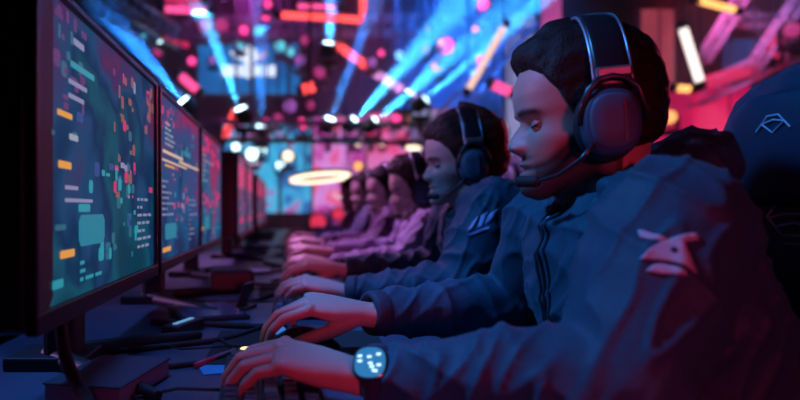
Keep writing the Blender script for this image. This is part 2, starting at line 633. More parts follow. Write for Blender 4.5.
neon('neon_tube', [W(374, 72, 11.8), W(417, 100, 11.8)], 0.08, N_lilac, 'lilac slanting tube, lower half of the slanting pair')
neon('neon_tube', [W(236, 110, 11.8), W(223, 141, 11.8)], 0.07, N_red, 'leaning red tube under the blue stage screen')
neon('neon_tube', [W(302, 90, 11), W(315, 86, 11)], 0.09, N_red, 'stubby red tube at the right corner of the blue stage screen')
neon('neon_tube', [W(181, 76, 10), W(198, 91, 10)], 0.07, N_pink, 'stubby pink tube at the left corner of the blue stage screen')
neon('neon_tube', [W(468, 90, 9), W(504, 27, 9)], 0.05, N_tan, 'long tan tube slanting left of the nearest face')
neon('neon_tube', [W(683, 28, 9), W(700, 82, 9)], 0.06, N_white, 'white tube slanting right of the nearest headset')
neon('neon_tube', [W(697, 0, 9.2), W(735, 10, 9.2)], 0.05, N_orange, 'orange tube at the top edge over the lilac girder')
neon('neon_tube', [W(675, 88, 9.4), W(690, 89, 9.4)], 0.055, N_orange, 'short orange tube at the foot of the white tube')
neon('neon_tube', [W(700, 84, 10.4), W(755, 68, 10.4)], 0.11, N_dim, 'thick dim red tube rising along the girder by the chair')
neon('neon_tube', [W(770, 60, 10.3), W(778, 36, 10.3)], 0.10, N_dim, 'thick dim red tube standing right of the small blue screen')
neon('neon_tube', [W(430, 157, 11.6), W(460, 150, 11.6)], 0.08, N_pink, 'pink tube low behind the second player\'s head')
neon('neon_tube', [W(406, 145, 11), W(420, 151, 11)], 0.07, N_cream, 'short cream tube above the third player')
neon('neon_tube', [W(160, 38, 11), W(190, 46, 11)], 0.05, N_dim, 'faint red bar left of the blue stage screen, near its top')
neon('neon_tube', [W(492, 84, 10.2), W(510, 92, 10.2)], 0.08, N_pink, 'pink stub at the foot of the long tan tube')
# oval ring lamp over the far end of the table
pts = []
ring_c = W(320, 178, 8.0)
for t in np.linspace(0, 2 * PI, 40, endpoint=False):
    pts.append(Vector((0.37 * math.cos(t), 0.37 * math.sin(t) * 0.9, 0.03 * math.cos(t) + 0.0)))
ro = empty('ring_lamp', ring_c)
Mt = Matrix.Rotation(math.radians(-6), 3, 'X')
MB().tube([Mt @ p for p in pts], 0.024, 10, True).build('light_ring', N_cream, ro, True)
MB().tube([Mt @ (p * 1.0 + Vector((0, 0, 0.04))) for p in pts], 0.02, 8, True).build('housing', M_black, ro, True)
e = MB()
for k in (0, 13, 26):
    e.tube([Mt @ (pts[k] + Vector((0, 0, 0.06))), Vector((0, 0, RH - ring_c.z))], 0.008, 6)
e.build('cable', M_rubber, ro)
tag(ro, 'cream glowing ring lamp hanging over the far end of the table', 'lamp')


# ------------------------------------------------------------------ beam lights and small stage lamps
def stage_head(name, loc, aim, m, label, size=0.13, light=None, group=None):
    """moving head: base, yoke, barrel, lens and its own light"""
    r = empty(name, loc)
    d = Vector(aim).normalized()
    back = -d
    s = size
    MB().box((0, 0, -s * 1.9), (s * 2.0, s * 1.6, s * 0.7)).build('base', M_black, r, bevel=0.01)
    e = MB()
    for sx in (-1, 1):
        e.bar((sx * s * 1.15, 0, -s * 1.6), (sx * s * 1.15, 0, s * 0.15), s * 0.25, s * 0.5)
    e.bar((-s * 1.27, 0, -s * 1.6), (s * 1.27, 0, -s * 1.6), s * 0.5, s * 0.25)
    e.build('yoke', M_black, r)
    MB().rod_lathe((0, 0, 0), d, [(-s * 1.1, s * 0.55), (-s * 0.9, s * 0.85), (s * 0.5, s), (s * 0.9, s * 1.02), (s * 0.9, s * 0.86), (s * 0.72, s * 0.84)], 18).build('barrel', M_black, r, True)
    MB().rod_lathe((0, 0, 0), d, [(s * 0.74, s * 0.8), (s * 0.86, s * 0.74), (s * 0.95, s * 0.5), (s * 0.98, s * 0.1)], 18).build('lens', m, r, True)
    z_ = r.location.z
    if light:
        MB().box((0, 0, -s * 2.9), (s * 0.6, s * 0.6, s * 1.4)).build('clamp', M_steel, r)
    elif z_ > 1.9:
        MB().tube([(0, 0, -s * 1.6), (0, s * 1.7, -s * 1.6), (0, s * 1.7, RH - z_)], 0.016, 6).build('hanger', M_steel, r)
    else:
        MB().tube([(0, 0, -s * 2.1), (0, 0, -z_)], 0.03, 8).rod_lathe((0, 0, -z_), (0, 0, 1), [(0, 0.2), (0.02, 0.2)], 20).build('floor_stand', M_steel, r)
    if light:
        col, power, ang = light
        L = spot_light('beam_light', d * (s * 1.15), d * 3, col, power, ang, 0.35, 0.03)
        L.parent = r
    tag(r, label, 'stage light', group)
    return r


G_lens = glow('beam_lens_white', (0.55, 0.85, 1.0), 12.0)
G_cyan = glow('lens_cyan_white', (0.6, 0.9, 1.0), 4.0)
G_blue = glow('lens_blue', (0.15, 0.45, 1.0), 2.2)
G_teal = glow('lens_teal', (0.1, 0.6, 0.75), 1.5)
G_mag = glow('lens_magenta', (1.0, 0.05, 0.28), 2.0)
G_red = glow('lens_red', (0.9, 0.04, 0.12), 0.9)
G_mdim = glow('lens_dim_magenta', (0.55, 0.04, 0.22), 0.9)
G_pur = glow('lens_purple', (0.45, 0.12, 0.6), 0.8)
G_orange = glow('lens_orange', (1.0, 0.35, 0.12), 2.0)
BLUE, SKY = (0.02, 0.24, 1.0), (0.04, 0.40, 1.0)
BP = 48000
beams = [
    (243, 115, 9.6, (-0.45, -0.45, 1.15), SKY, 1.6, 9.8, 'upward beam light glowing white under the blue stage screen'),
    (188, 106, 9.2, (-0.72, -0.45, 0.85), BLUE, 1.2, 13.0, 'beam light at the left, just over the monitor tops'),
    (328, 125, 10.2, (0.45, -0.45, 1.2), BLUE, 0.8, 9.8, 'leftmost of the three beam lights standing side by side'),
    (351, 125, 10.2, (0.85, -0.45, 0.95), SKY, 1.6, 13.0, 'middle one of the three beam lights standing side by side'),
    (371, 125, 10.2, (1.05, -0.45, 0.88), SKY, 1.6, 11.4, 'rightmost of the three beam lights standing side by side'),
    (420, 104, 9.8, (1.1, -0.45, 0.95), SKY, 2.2, 8.1, 'brightest beam light, at the lower end of the lilac tube'),
    (405, 98, 10.4, (0.9, -0.45, 1.2), BLUE, 0.8, 9.8, 'beam light partly behind the lower end of the lilac tube'),
    (328, 50, 9.8, (0.10, -0.45, 1.2), BLUE, 0.9, 22.8, 'beam light at the upper end of the red slanting tube'),
    (262, 132, 11, (0.0, -0.45, 1.2), BLUE, 0.5, 11.4, 'beam light low under the centre of the blue stage screen'),
]
for px, py, Y, aim, col, k, ang, lab in beams:
    stage_head('beam_light_head', W(px, py, Y), aim, G_lens, lab, 0.125, (col, BP * k, ang), 'beam lights')

lamps = [
    # px, py, Y, lens, size, label
    (182, 5, 10, G_mdim, .10, 'small magenta lamp between the two bars at the top left'),
    (244, 30, 11, G_mag, .10, 'magenta lamp above the left part of the blue stage screen'),
    (259, 31, 11, G_teal, .11, 'pale teal lamp above the middle of the blue stage screen'),
    (240, 44, 11.5, G_teal, .10, 'teal lamp at the top edge of the blue stage screen'),
    (280, 46, 11.5, G_teal, .12, 'teal lamp at the top right edge of the blue stage screen'),
    (290, 52, 11.5, G_teal, .10, 'second teal lamp at the top right edge of the blue stage screen'),
    (192, 61, 11, G_mag, .09, 'magenta lamp left of the blue stage screen'),
    (268, 4, 10, G_mag, .08, 'magenta lamp at the top edge left of the bent red neon'),
    (266, 17, 10.3, G_mag, .08, 'magenta lamp by the left end of the bent red neon'),
    (205, 25, 11, G_mdim, .15, 'dim wide magenta lamp under the pink neon bar'),
    (222, 25, 11, G_mdim, .15, 'dim wide magenta lamp right of the pink neon bar'),
    (320, 72, 11, G_mdim, .13, 'dim magenta lamp right of the blue stage screen'),
    (302, 124, 11, G_mag, .13, 'magenta lamp low right of the blue stage screen'),
    (290, 106, 11.5, G_pur, .15, 'purple lamp just under the right corner of the blue stage screen'),
    (250, 120, 11, G_mdim, .1, 'dim magenta lamp right of the white upward beam'),
    (266, 122, 10.6, G_mag, .08, 'small magenta lamp under the middle of the blue stage screen'),
    (278, 118, 11, G_mdim, .1, 'dim magenta lamp under the blue stage screen, right of middle'),
    (381, 53, 11, G_mag, .07, 'tiny pink lamp over the middle of the slanting pair'),
    (372, 62, 11, G_pur, .1, 'purple lamp touching the red slanting tube'),
    (399, 55, 12, G_blue, .1, 'blue lamp right of the red slanting tube'),
    (428, 30, 12, G_mag, .06, 'tiny pink lamp alone in the dark blue upper field'),
    (475, 29, 11.4, G_mag, .07, 'pink lamp right of the blue beam, near the tan tube top'),
    (482, 4, 12, G_mag, .15, 'wide pink lamp at the top edge above the tan tube'),
    (445, 46, 11.2, G_mag, .18, 'large pink and orange lamp over the brightest beam'),
    (441, 42, 10.9, G_orange, .07, 'small orange lamp beside the large pink one'),
    (437, 65, 11.3, G_mag, .13, 'pink lamp below the large pink and orange one'),
    (426, 49, 10.6, G_pur, .1, 'purple lamp left of the large pink one'),
    (480, 60, 11.3, G_mag, .1, 'pink lamp beside the middle of the tan tube'),
    (158, 52, 11, G_mdim, .1, 'dim magenta lamp far left above the monitors'),
    (160, 42, 10, G_cyan, .045, 'tiny white lamp far left above the monitors'),
    (143, 36, 10, G_teal, .05, 'tiny teal lamp at the far left over the nearest monitor'),
    (288, 156, 11, G_cream if False else N_cream, .12, 'warm white lamp left of the ring lamp'),
    (252, 154, 11, G_cyan, .13, 'white lamp over the monitors right of the leaning red tube'),
    (262, 150, 11.6, G_cyan, .10, 'smaller white lamp close right of the one over the monitors'),
    (236, 147, 11, G_cyan, .09, 'white lamp left of the leaning red tube foot'),
    (280, 165, 11.6, G_cyan, .09, 'small white lamp low at the left end of the ring lamp'),
    (382, 143, 11, N_cream, .07, 'small cream lamp over the fourth player'),
    (358, 143, 11, N_cream, .07, 'small cream lamp over the fifth player'),
    (358, 166, 10.4, G_orange, .09, 'orange lamp close above the fifth player'),
    (500, 128, 11, G_orange, .12, 'orange lamp just left of the nearest nose'),
    (318, 222, 9.4, G_red, .15, 'big red lamp low behind the farthest hands'),
    (338, 214, 10, G_red, .12, 'red lamp low left of the farthest player'),
    (347, 224, 9.8, G_mag, .10, 'pink lamp lowest behind the farthest player'),
    (668, 117, 10.5, G_orange, .14, 'orange lamp right behind the nearest player\'s nape'),
    (740, 128, 11, G_mag, .15, 'crimson lamp just left of the chair top'),
    (305, 40, 11, G_mdim, .1, 'dim magenta lamp left of the topmost beam'),
    (300, 60, 11.4, G_pur, .12, 'purple lamp over the right corner of the blue stage screen'),
    (310, 105, 11.2, G_mdim, .1, 'dim magenta lamp right under the stubby red tube'),
    (12, 40, 9, G_pur, .14, 'purple lamp at the far left edge of the hall'),
    (213, 60, 9.5, G_pur, .07, 'purple lamp inside the white upward beam'),
    (396, 118, 11, G_mag, .1, 'pink lamp below the brightest beam'),
    (790, 30, 10, G_mdim, .15, 'dim magenta lamp in the top right corner'),
]
for px, py, Y, m, s, lab in lamps:
    p = W(px, py, Y)
    stage_head('stage_lamp', p, (-p.x * 0.6, -p.y, (0.98 - p.z)), m, lab, s, None, 'stage lamps in the dark rig')

# stage colour washes and an added girder fill (in the rig above, in the haze)
spot_light('stage_wash_red', W(700, -120, 9), W(700, 140, 12), (1.0, 0.02, 0.10), 800, 60, 0.8, 0.2)
spot_light('girder_fill_lilac', W(770, -130, 8.3), W(745, 40, 10.6), (0.75, 0.35, 1.0), 500, 50, 0.8, 0.2)  # added lamp, gives the girders their lilac light
spot_light('stage_wash_pink', W(370, -60, 10.5), W(360, 200, 11.5), (1.0, 0.08, 0.4), 500, 60, 0.8, 0.2)
spot_light('stage_wash_blue', W(470, -150, 9), W(470, 60, 12.5), (0.02, 0.16, 1.0), 4500, 70, 0.8, 0.2)
spot_light('stage_wash_violet', W(200, -150, 8.5), W(240, 30, 11), (0.6, 0.05, 0.5), 900, 70, 0.8, 0.2)

# ------------------------------------------------------------------ table
desk = empty('gaming_table', (-0.19, 3.6, 0))
MB().box((0, 0, DESK - 0.015), (1.12, 6.9, 0.03)).build('tabletop', M_desk, desk, bevel=0.004)
MB().box((0.566, 0, DESK - 0.016), (0.012, 6.9, 0.034)).build('edge_strip', M_edge, desk, bevel=0.003)
for y in (-3.2, -1.6, 0, 1.6, 3.2):
    e = MB()
    e.box((-0.30, y, (DESK - 0.03) / 2), (0.06, 0.05, DESK - 0.03))
    e.box((-0.15, y, 0.02), (0.7, 0.07, 0.04))
    e.build('leg', M_steel, desk, bevel=0.004)
MB().box((-0.50, 0, DESK - 0.22), (0.018, 6.6, 0.34)).build('modesty_panel', M_edge, desk)
tag(desk, 'long dark navy gaming table shared by the row of players', 'table')

# ------------------------------------------------------------------ monitors
def screen_base(name, stops, seed, strength=0.8, scale=3.2):
    return pattern_mat(name, stops, strength, scale, seed, 3.0, 0.35, 0.75)


UI = {
    'teal': glow('ui_teal', (0.02, 0.40, 0.52), 0.65), 'cyan': glow('ui_cyan', (0.01, 0.34, 0.50), 0.57),
    'orange': glow('ui_orange', (0.95, 0.42, 0.08), 0.72), 'lilac': glow('ui_lilac', (0.42, 0.45, 0.75), 0.51),
    'white': glow('ui_white', (0.65, 0.75, 0.9), 0.43), 'pink': glow('ui_pink', (0.85, 0.05, 0.22), 0.65),
    'brown': glow('ui_brown', (0.42, 0.17, 0.16), 0.51), 'blue': glow('ui_blue', (0.02, 0.12, 0.42), 0.51),
    'violet': glow('ui_violet', (0.22, 0.08, 0.32), 0.43), 'dark': glow('ui_dark', (0.004, 0.008, 0.02), 0.29),
    'cream': glow('ui_cream', (0.9, 0.62, 0.42), 0.72), 'dim': glow('ui_dim_teal', (0.02, 0.20, 0.30), 0.57),
}
UIK = list(UI)
MW, MH = 0.615, 0.385        # housing width (down the table) and height
SZ0, SZ1 = 0.868, 1.228      # lit area, bottom and top


def monitor(y0, xf, base_mat, elements, label, thick=0.045, group='monitors in a row on the table'):
    """screen looks to +X; local y runs down the table"""
    r = empty('monitor', (xf, y0 + MW / 2, DESK))
    zb, zt = SZ0 - DESK - 0.022, SZ1 - DESK + 0.010
    zc = (zb + zt) / 2
    MB().box((-thick / 2 - 0.006, 0, zc), (thick, MW, zt - zb)).build('housing', M_black2, r, bevel=0.006)
    e = MB()
    e.box((0.0, 0, zt - 0.004), (0.012, MW, 0.010))
    e.box((0.0, 0, zb + 0.010), (0.014, MW, 0.024))
    e.box((0.0, -MW / 2 + 0.005, zc), (0.012, 0.010, zt - zb))
    e.box((0.0, MW / 2 - 0.005, zc), (0.012, 0.010, zt - zb))
    e.build('bezel', M_black2, r, bevel=0.002)
    w = MW - 0.018
    s = MB()
    z0, z1 = SZ0 - DESK, SZ1 - DESK
    s.box((-0.003, 0, (z0 + z1) / 2), (0.004, w, z1 - z0), None, 0)
    mats = [base_mat]
    idx = {}
    for kind, u0, v0, u1, v1 in elements:
        if kind not in idx:
            idx[kind] = len(mats)
            mats.append(UI[kind])
        ya, yb = -w / 2 + u0 * w, -w / 2 + u1 * w
        za, zb_ = z0 + v0 * (z1 - z0), z0 + v1 * (z1 - z0)
        layer = 0.0002 * (1 + list(idx).index(kind))
        ry, rz_ = (yb - ya) / 2, (zb_ - za) / 2
        cut = min(ry, rz_) * 0.4
        poly = [(ya + cut, za), (yb - cut, za), (yb, za + cut), (yb, zb_ - cut), (yb - cut, zb_), (ya + cut, zb_), (ya, zb_ - cut), (ya, za + cut)]
        s.add([(-0.001 + layer, a, b) for a, b in poly], [tuple(range(8))], idx[kind])
    s.build('screen', mats, r, fix=False)
    MB().box((-0.075, 0, 0.16), (0.05, 0.06, 0.30)).build('neck', M_black, r, bevel=0.01)
    e = MB()
    e.tube([(-0.10, 0, 0.012), (0.02, -0.11, 0.009), (0.11, -0.19, 0.007)], [0.018, 0.014, 0.008], 8)
    e.tube([(-0.10, 0, 0.012), (0.02, 0.11, 0.009), (0.11, 0.19, 0.007)], [0.018, 0.014, 0.008], 8)
    e.box((-0.09, 0, 0.010), (0.12, 0.10, 0.020))
    e.build('foot', M_black, r, bevel=0.003)
    tag(r, label, 'monitor', group)
    return r


def ui_random(seed, n=46, pal=('lilac', 'teal', 'cyan', 'white', 'blue', 'dim', 'violet', 'pink')):
    rr = random.Random(seed)
    out = []
    for col in range(3):
        u0 = 0.05 + col * 0.31
        v = 0.9
        while v > 0.08:
            w = rr.uniform(0.05, 0.22)
            h = rr.choice([0.012, 0.016, 0.02, 0.03])
            if rr.random() < 0.7:
                out.append((rr.choice(pal), u0 + rr.uniform(0, .06), v - h, min(u0 + w, 0.98), v))
            v -= h + rr.uniform(0.015, 0.05)
    return out


b2 = screen_base('screen_picture_nearest', [(0.30, (0.005, 0.09, 0.17)), (0.42, (0.01, 0.17, 0.29)), (0.50, (0.005, 0.06, 0.19)), (0.58, (0.02, 0.13, 0.34)), (0.66, (0.12, 0.06, 0.24)), (0.76, (0.35, 0.04, 0.14))], 1, 0.42, 5.0)
b3 = screen_base('screen_picture_second', [(0.30, (0.02, 0.04, 0.16)), (0.45, (0.01, 0.16, 0.42)), (0.60, (0.12, 0.10, 0.35)), (0.72, (0.55, 0.04, 0.20))], 2, 0.48, 6.0)
b4 = screen_base('screen_picture_third', [(0.30, (0.02, 0.05, 0.20)), (0.45, (0.02, 0.20, 0.45)), (0.58, (0.35, 0.06, 0.25)), (0.70, (0.75, 0.04, 0.18))], 4, 0.52, 6.0)
b5 = screen_base('screen_picture_far', [(0.30, (0.03, 0.06, 0.20)), (0.48, (0.18, 0.14, 0.32)), (0.60, (0.55, 0.06, 0.20)), (0.75, (0.45, 0.22, 0.45))], 6, 0.55, 6.0)


def text_rows(kind, u0, u1, v0, v1, rows, seed):
    rr = random.Random(seed)
    out = []
    for i in range(rows):
        v = v1 - (v1 - v0) * (i + 0.5) / rows
        u = u0
        while u < u1 - 0.02:
            w = rr.uniform(0.02, 0.06)
            out.append((kind, u, v - 0.007, min(u + w, u1), v + 0.007))
            u += w + 0.014
            if rr.random() < 0.25:
                break
    return out


def fragments(seed, n, u0, v0, u1, v1, pal, w=(0.012, 0.045), h=(0.012, 0.06)):
    rr = random.Random(seed)
    out = []
    for _ in range(n):
        u, v = rr.uniform(u0, u1), rr.uniform(v0, v1)
        out.append((rr.choice(pal), u, v, min(u + rr.uniform(*w), 0.99), min(v + rr.uniform(*h), 0.99)))
    return out


el2 = [('dark', 0.0, 0.0, 0.09, 1.0)] + \
    fragments(31, 26, 0.08, 0.50, 0.26, 0.95, ('violet', 'violet', 'blue', 'dim')) + fragments(32, 40, 0.50, 0.36, 0.72, 0.92, ('brown', 'brown', 'pink', 'lilac', 'dim', 'violet')) + \
    fragments(33, 16, 0.84, 0.70, 0.97, 0.96, ('pink', 'violet', 'brown')) + fragments(34, 40, 0.30, 0.05, 0.75, 0.50, ('dim', 'dim', 'teal', 'blue')) + \
    [('orange', 0.105, 0.620, 0.19, 0.640), ('orange', 0.11, 0.447, 0.185, 0.472), ('orange', 0.12, 0.145, 0.205, 0.172),
     ('cyan', 0.23, 0.175, 0.42, 0.29), ('teal', 0.23, 0.30, 0.31, 0.33),
     ('lilac', 0.17, 0.745, 0.29, 0.762), ('teal', 0.18, 0.805, 0.34, 0.828), ('lilac', 0.20, 0.89, 0.27, 0.915), ('lilac', 0.17, 0.695, 0.27, 0.712),
     ('white', 0.17, 0.55, 0.225, 0.572), ('lilac', 0.15, 0.378, 0.23, 0.392), ('lilac', 0.15, 0.335, 0.33, 0.348),
     ('dim', 0.10, 0.24, 0.16, 0.26), ('teal', 0.08, 0.05, 0.14, 0.08), ('pink', 0.92, 0.40, 0.97, 0.43)] + \
    text_rows('lilac', 0.76, 0.96, 0.10, 0.38, 7, 3) + text_rows('teal', 0.24, 0.44, 0.04, 0.13, 3, 4)
el3 = fragments(41, 14, 0.04, 0.80, 0.30, 0.95, ('pink', 'pink', 'violet')) + fragments(42, 18, 0.26, 0.22, 0.62, 0.60, ('pink', 'violet', 'pink', 'lilac')) + fragments(43, 30, 0.3, 0.05, 0.9, 0.95, ('blue', 'dim', 'teal', 'violet')) + [('cream', 0.06, 0.655, 0.50, 0.675), ('cream', 0.40, 0.63, 0.96, 0.648), ('cream', 0.05, 0.605, 0.60, 0.618), ('orange', 0.10, 0.575, 0.30, 0.59),
       ('cyan', 0.10, 0.12, 0.34, 0.22), ('orange', 0.06, 0.045, 0.22, 0.075),
       ('cyan', 0.52, 0.70, 0.70, 0.74)] + text_rows('lilac', 0.06, 0.28, 0.26, 0.50, 7, 8) + text_rows('lilac', 0.68, 0.95, 0.06, 0.40, 9, 9) + text_rows('white', 0.10, 0.30, 0.70, 0.86, 5, 10)
el4 = fragments(51, 30, 0.05, 0.74, 0.85, 0.94, ('pink', 'pink', 'violet'), (0.04, 0.14)) + fragments(52, 30, 0.05, 0.32, 0.88, 0.46, ('pink', 'pink', 'violet'), (0.04, 0.14)) + fragments(53, 20, 0.05, 0.05, 0.9, 0.7, ('blue', 'dim', 'teal')) + [('cyan', 0.15, 0.12, 0.40, 0.24), ('orange', 0.05, 0.12, 0.12, 0.15)] + text_rows('white', 0.1, 0.9, 0.55, 0.82, 6, 12) + text_rows('teal', 0.5, 0.95, 0.05, 0.3, 6, 13)
XF = -0.27
monitor(0.655, XF, b2, el2, 'nearest lit monitor, teal game screen with orange buttons and a cyan square')
monitor(1.300, XF, b3, el3, 'second monitor from the camera, blue screen crossed by cream streaks')
monitor(1.925, XF, b4, el4, 'third monitor from the camera, screen with a wide pink band')
far_lab = ['fourth monitor from the camera, set forward with a thick black side', 'fifth monitor from the camera, right beside the set-forward one',
           'sixth monitor from the camera, beyond the gap in the row', 'seventh monitor from the camera, reddish screen', 'eighth monitor from the camera, near the table end']
for i, y0 in enumerate((2.75, 3.39, 4.55, 5.18, 5.81)):
    pal = ('pink', 'lilac', 'violet', 'white', 'dim')
    monitor(y0, -0.222, b5, ui_random(20 + i, pal=pal) + [('pink', 0.1, 0.6, 0.8, 0.9), ('pink', 0.3, 0.12, 0.7, 0.2)], far_lab[i], 0.062)

# ------------------------------------------------------------------ things on the table
pc = empty('computer_tower', (-0.62, 1.25, DESK))
MB().box((0, 0, 0.27), (0.22, 0.42, 0.52)).build('case', M_black, pc, bevel=0.008)
MB().box((0.113, 0, 0.27), (0.006, 0.38, 0.46)).build('side_panel', M_black2, pc, bevel=0.002)
for sx in (-1, 1):
    for sy in (-1, 1):
        MB().box((sx * 0.08, sy * 0.17, 0.005), (0.03, 0.05, 0.012)).build('foot', M_rubber, pc)
tag(pc, 'tall black computer tower standing left of the nearest monitor', 'computer')

# keyboard prototype: long side runs along Y in front of a player who looks to -X
def make_keyboard():
    r = empty('keyboard', (0, 0, DESK))
    MB().box((0, 0, 0.011), (0.125, 0.34, 0.022)).build('case', M_black, r, bevel=0.005)
    pitch = 0.0195
    rows = [[1] * 13 + [2], [1.5] + [1] * 12 + [1.5], [1.75] + [1] * 11 + [2.25], [2.25] + [1] * 10 + [2.75], [1.25, 1.25, 1.25, 6.25, 1.25, 1.25, 1.25, 1.25]]
    m1, m2 = M_key, mat('keycap_blue', (0.04, 0.10, 0.20), 0.45, emit=(0.02, 0.2, 0.6), strength=0.05)
    for ri, row in enumerate(rows):
        x = -0.0465 + ri * 0.0225
        u = 0.0
        tot = sum(row)
        for ki, wd in enumerate(row):
            y = (u + wd / 2 - tot / 2) * 0.0212
            w = wd * 0.0212 - 0.003
            e = MB()
            h = 0.032
            e.loft([[(x - .0095, y - w / 2, .021), (x + .0095, y - w / 2, .021), (x + .0095, y + w / 2, .021), (x - .0095, y + w / 2, .021)],
                    [(x - .007, y - w / 2 + .002, h), (x + .007, y - w / 2 + .002, h), (x + .007, y + w / 2 - .002, h), (x - .007, y + w / 2 - .002, h)]])
            e.build('keycap', m2 if (ri * 5 + ki) % 7 == 0 else m1, r)
            u += wd
    MB().tube([(-0.06, 0.02, 0.012), (-0.12, 0.05, 0.006), (-0.17, 0.02, 0.004), (-0.21, 0.05, 0.004)], 0.0025, 6).build('cable', M_rubber, r, True)
    return r


def make_mouse():
    r = empty('computer_mouse', (0, 0, DESK))
    e = MB()
    rings = []
    for i, t in enumerate(np.linspace(0, 1, 14)):
        x = -0.062 + 0.124 * t
        s = math.sin(PI * min(max(t, 0.02), 0.98)) ** 0.45
        w = (0.030 + 0.004 * t) * s
        h = (0.022 + 0.018 * math.sin(PI * (0.15 + 0.7 * t))) * s
        rings.append([(x, w * math.cos(a), 0.004 + h * max(math.sin(a), -0.05)) for a in np.linspace(0, 2 * PI, 20, endpoint=False)])
    e.loft(rings)
    e.build('shell', M_black2, r, True)
    MB().rod_lathe((-0.035, -0.004, 0.033), (0, 1, 0), [(0, 0.004), (0.001, 0.009), (0.007, 0.009), (0.008, 0.004)], 14).build('scroll_wheel', glow('mouse_wheel_glow', (0.05, 0.3, 1.0), 0.6), r, True)
    e = MB()
    e.tube([(-0.062, 0, 0.01), (-0.12, 0.02, 0.005), (-0.2, 0.0, 0.004), (-0.23, 0.03, 0.004)], 0.002, 6)
    e.build('cable', M_rubber, r, True)
    return r


kb0, ms0 = make_keyboard(), make_mouse()
# (dx, Y) of the six seats; the first is the nearest
SEATS = [(0.0, 0.875), (0.05, 1.62), (0.065, 2.33), (0.068, 3.05), (0.06, 3.75), (0.06, 4.45)]
ordn = ['nearest', 'second', 'third', 'fourth', 'fifth', 'sixth']
for i, (dx, y) in enumerate(SEATS[:5]):
    k = kb0 if i == 0 else copy_tree(kb0)
    k.location = (-0.02 + dx, y - 0.11, DESK)
    k.rotation_euler.z = 0.0 if i else math.radians(3)
    tag(k, f'black keyboard under the left hand of the {ordn[i]} player', 'keyboard', 'keyboards along the table')
    m = ms0 if i == 0 else copy_tree(ms0)
    m.location = ((0.025 if i == 0 else -0.005) + dx, y + 0.155, DESK + 0.003)
    tag(m, f'black mouse under the right hand of the {ordn[i]} player', 'mouse', 'mice along the table')
    pad = MB().box((0, 0, 0.0015), (0.30, 0.26, 0.003)).build('mouse_pad', M_rubber, bevel=0.001)
    pad.location = (0.02 + dx, y + 0.205, DESK)
    tag(pad, f'black mouse pad in front of the {ordn[i]} player', 'mouse pad', 'mouse pads along the table')


def simple(name, mb, m, loc, label, cat, rz=0.0, bevel=0.002, smooth=False):
    o = mb.build(name, m, bevel=bevel, smooth=smooth)
    o.location = loc
    o.rotation_euler.z = rz
    tag(o, label, cat)
    return o


# tablet lying before the second monitor
tb = empty('tablet', (-0.185, 1.42, DESK), math.radians(20))
MB().box((0, 0, 0.005), (0.15, 0.21, 0.010)).build('case', M_black2, tb, bevel=0.003)
MB().box((0, 0, 0.0105), (0.135, 0.19, 0.002)).build('screen', mat('tablet_glass', (0.06, 0.08, 0.14), 0.15), tb)
tag(tb, 'dark tablet lying flat in front of the second monitor', 'tablet')
st = empty('phone_stand', (-0.12, 1.50, DESK), math.radians(-20))
MB().box((0, 0, 0.004), (0.07, 0.08, 0.008)).build('base', M_black2, st, bevel=0.002)
MB().box((0.02, 0, 0.035), (0.006, 0.06, 0.06), Matrix.Rotation(math.radians(20), 3, 'Y')).build('back_plate', M_black2, st, bevel=0.002)
tag(st, 'small upright phone stand beside the tablet', 'phone stand')
nb = empty('notebook', (-0.235, 0.83, DESK), math.radians(-12))
MB().box((0, 0, 0.012), (0.10, 0.15, 0.022)).build('pages', mat('paper_edge', (0.25, 0.27, 0.35), 0.8), nb)
MB().box((0, 0, 0.0245), (0.104, 0.155, 0.003)).build('cover', mat('notebook_cover', (0.03, 0.035, 0.06), 0.6), nb, bevel=0.001)
tag(nb, 'dark closed notebook lying at the foot of the nearest monitor', 'notebook')
cx = empty('capture_box', (-0.165, 1.83, DESK), math.radians(6))
MB().box((0, 0, 0.035), (0.13, 0.17, 0.064)).build('case', M_black, cx, bevel=0.012, seg=3)
for k in range(4):
    MB().box((0.066, -0.05 + k * 0.03, 0.03), (0.004, 0.016, 0.010)).build('port', M_steel, cx)
tag(cx, 'black rounded device box under the third monitor', 'device')
pn = empty('pen', (-0.11, 0.985, DESK + 0.005), math.radians(62))
MB().tube([(-0.06, 0, 0), (0.05, 0, 0)], 0.0045, 10).build('barrel', mat('pen_red', (0.35, 0.03, 0.08), 0.4), pn, True)
MB().tube([(0.05, 0, 0), (0.066, 0, 0)], [0.0042, 0.001], 10).build('tip', M_steel, pn, True)
tag(pn, 'dark red pen lying on the table near the keyboard', 'pen')
simple('sticky_note', MB().box((0, 0, 0.0006), (0.05, 0.06, 0.0012)), mat('sticky_blue', (0.03, 0.35, 0.60), 0.6), (-0.105, 0.93, DESK), 'bright blue paper note by the pen', 'note', 0.3, 0)
hub = empty('usb_hub', (-0.20, 1.20, DESK), math.radians(70))
MB().box((0, 0, 0.012), (0.11, 0.035, 0.022)).build('case', M_black2, hub, bevel=0.003)
MB().box((0, 0, 0.0235), (0.07, 0.008, 0.002)).build('light_strip', glow('hub_light', (0.2, 0.55, 1.0), 0.6), hub)
tag(hub, 'flat black hub with a pale blue light strip by the nearest monitor', 'usb hub')
led = empty('indicator_puck', (-0.065, 0.985, DESK), 0)
MB().rod_lathe((0, 0, 0), (0, 0, 1), [(0, 0.016), (0.014, 0.016), (0.018, 0.013)], 20).build('body', M_black2, led, True)
MB().rod_lathe((0, 0, 0.018), (0, 0, 1), [(0, 0.010), (0.002, 0.008)], 16).build('lamp', glow('puck_glow', (1.0, 0.6, 0.35), 1.6), led, True)
tag(led, 'small puck with a warm lit top beyond the nearest keyboard', 'indicator lamp')
hs = empty('speaker_box', (-0.335, 0.69, DESK), 0.1)
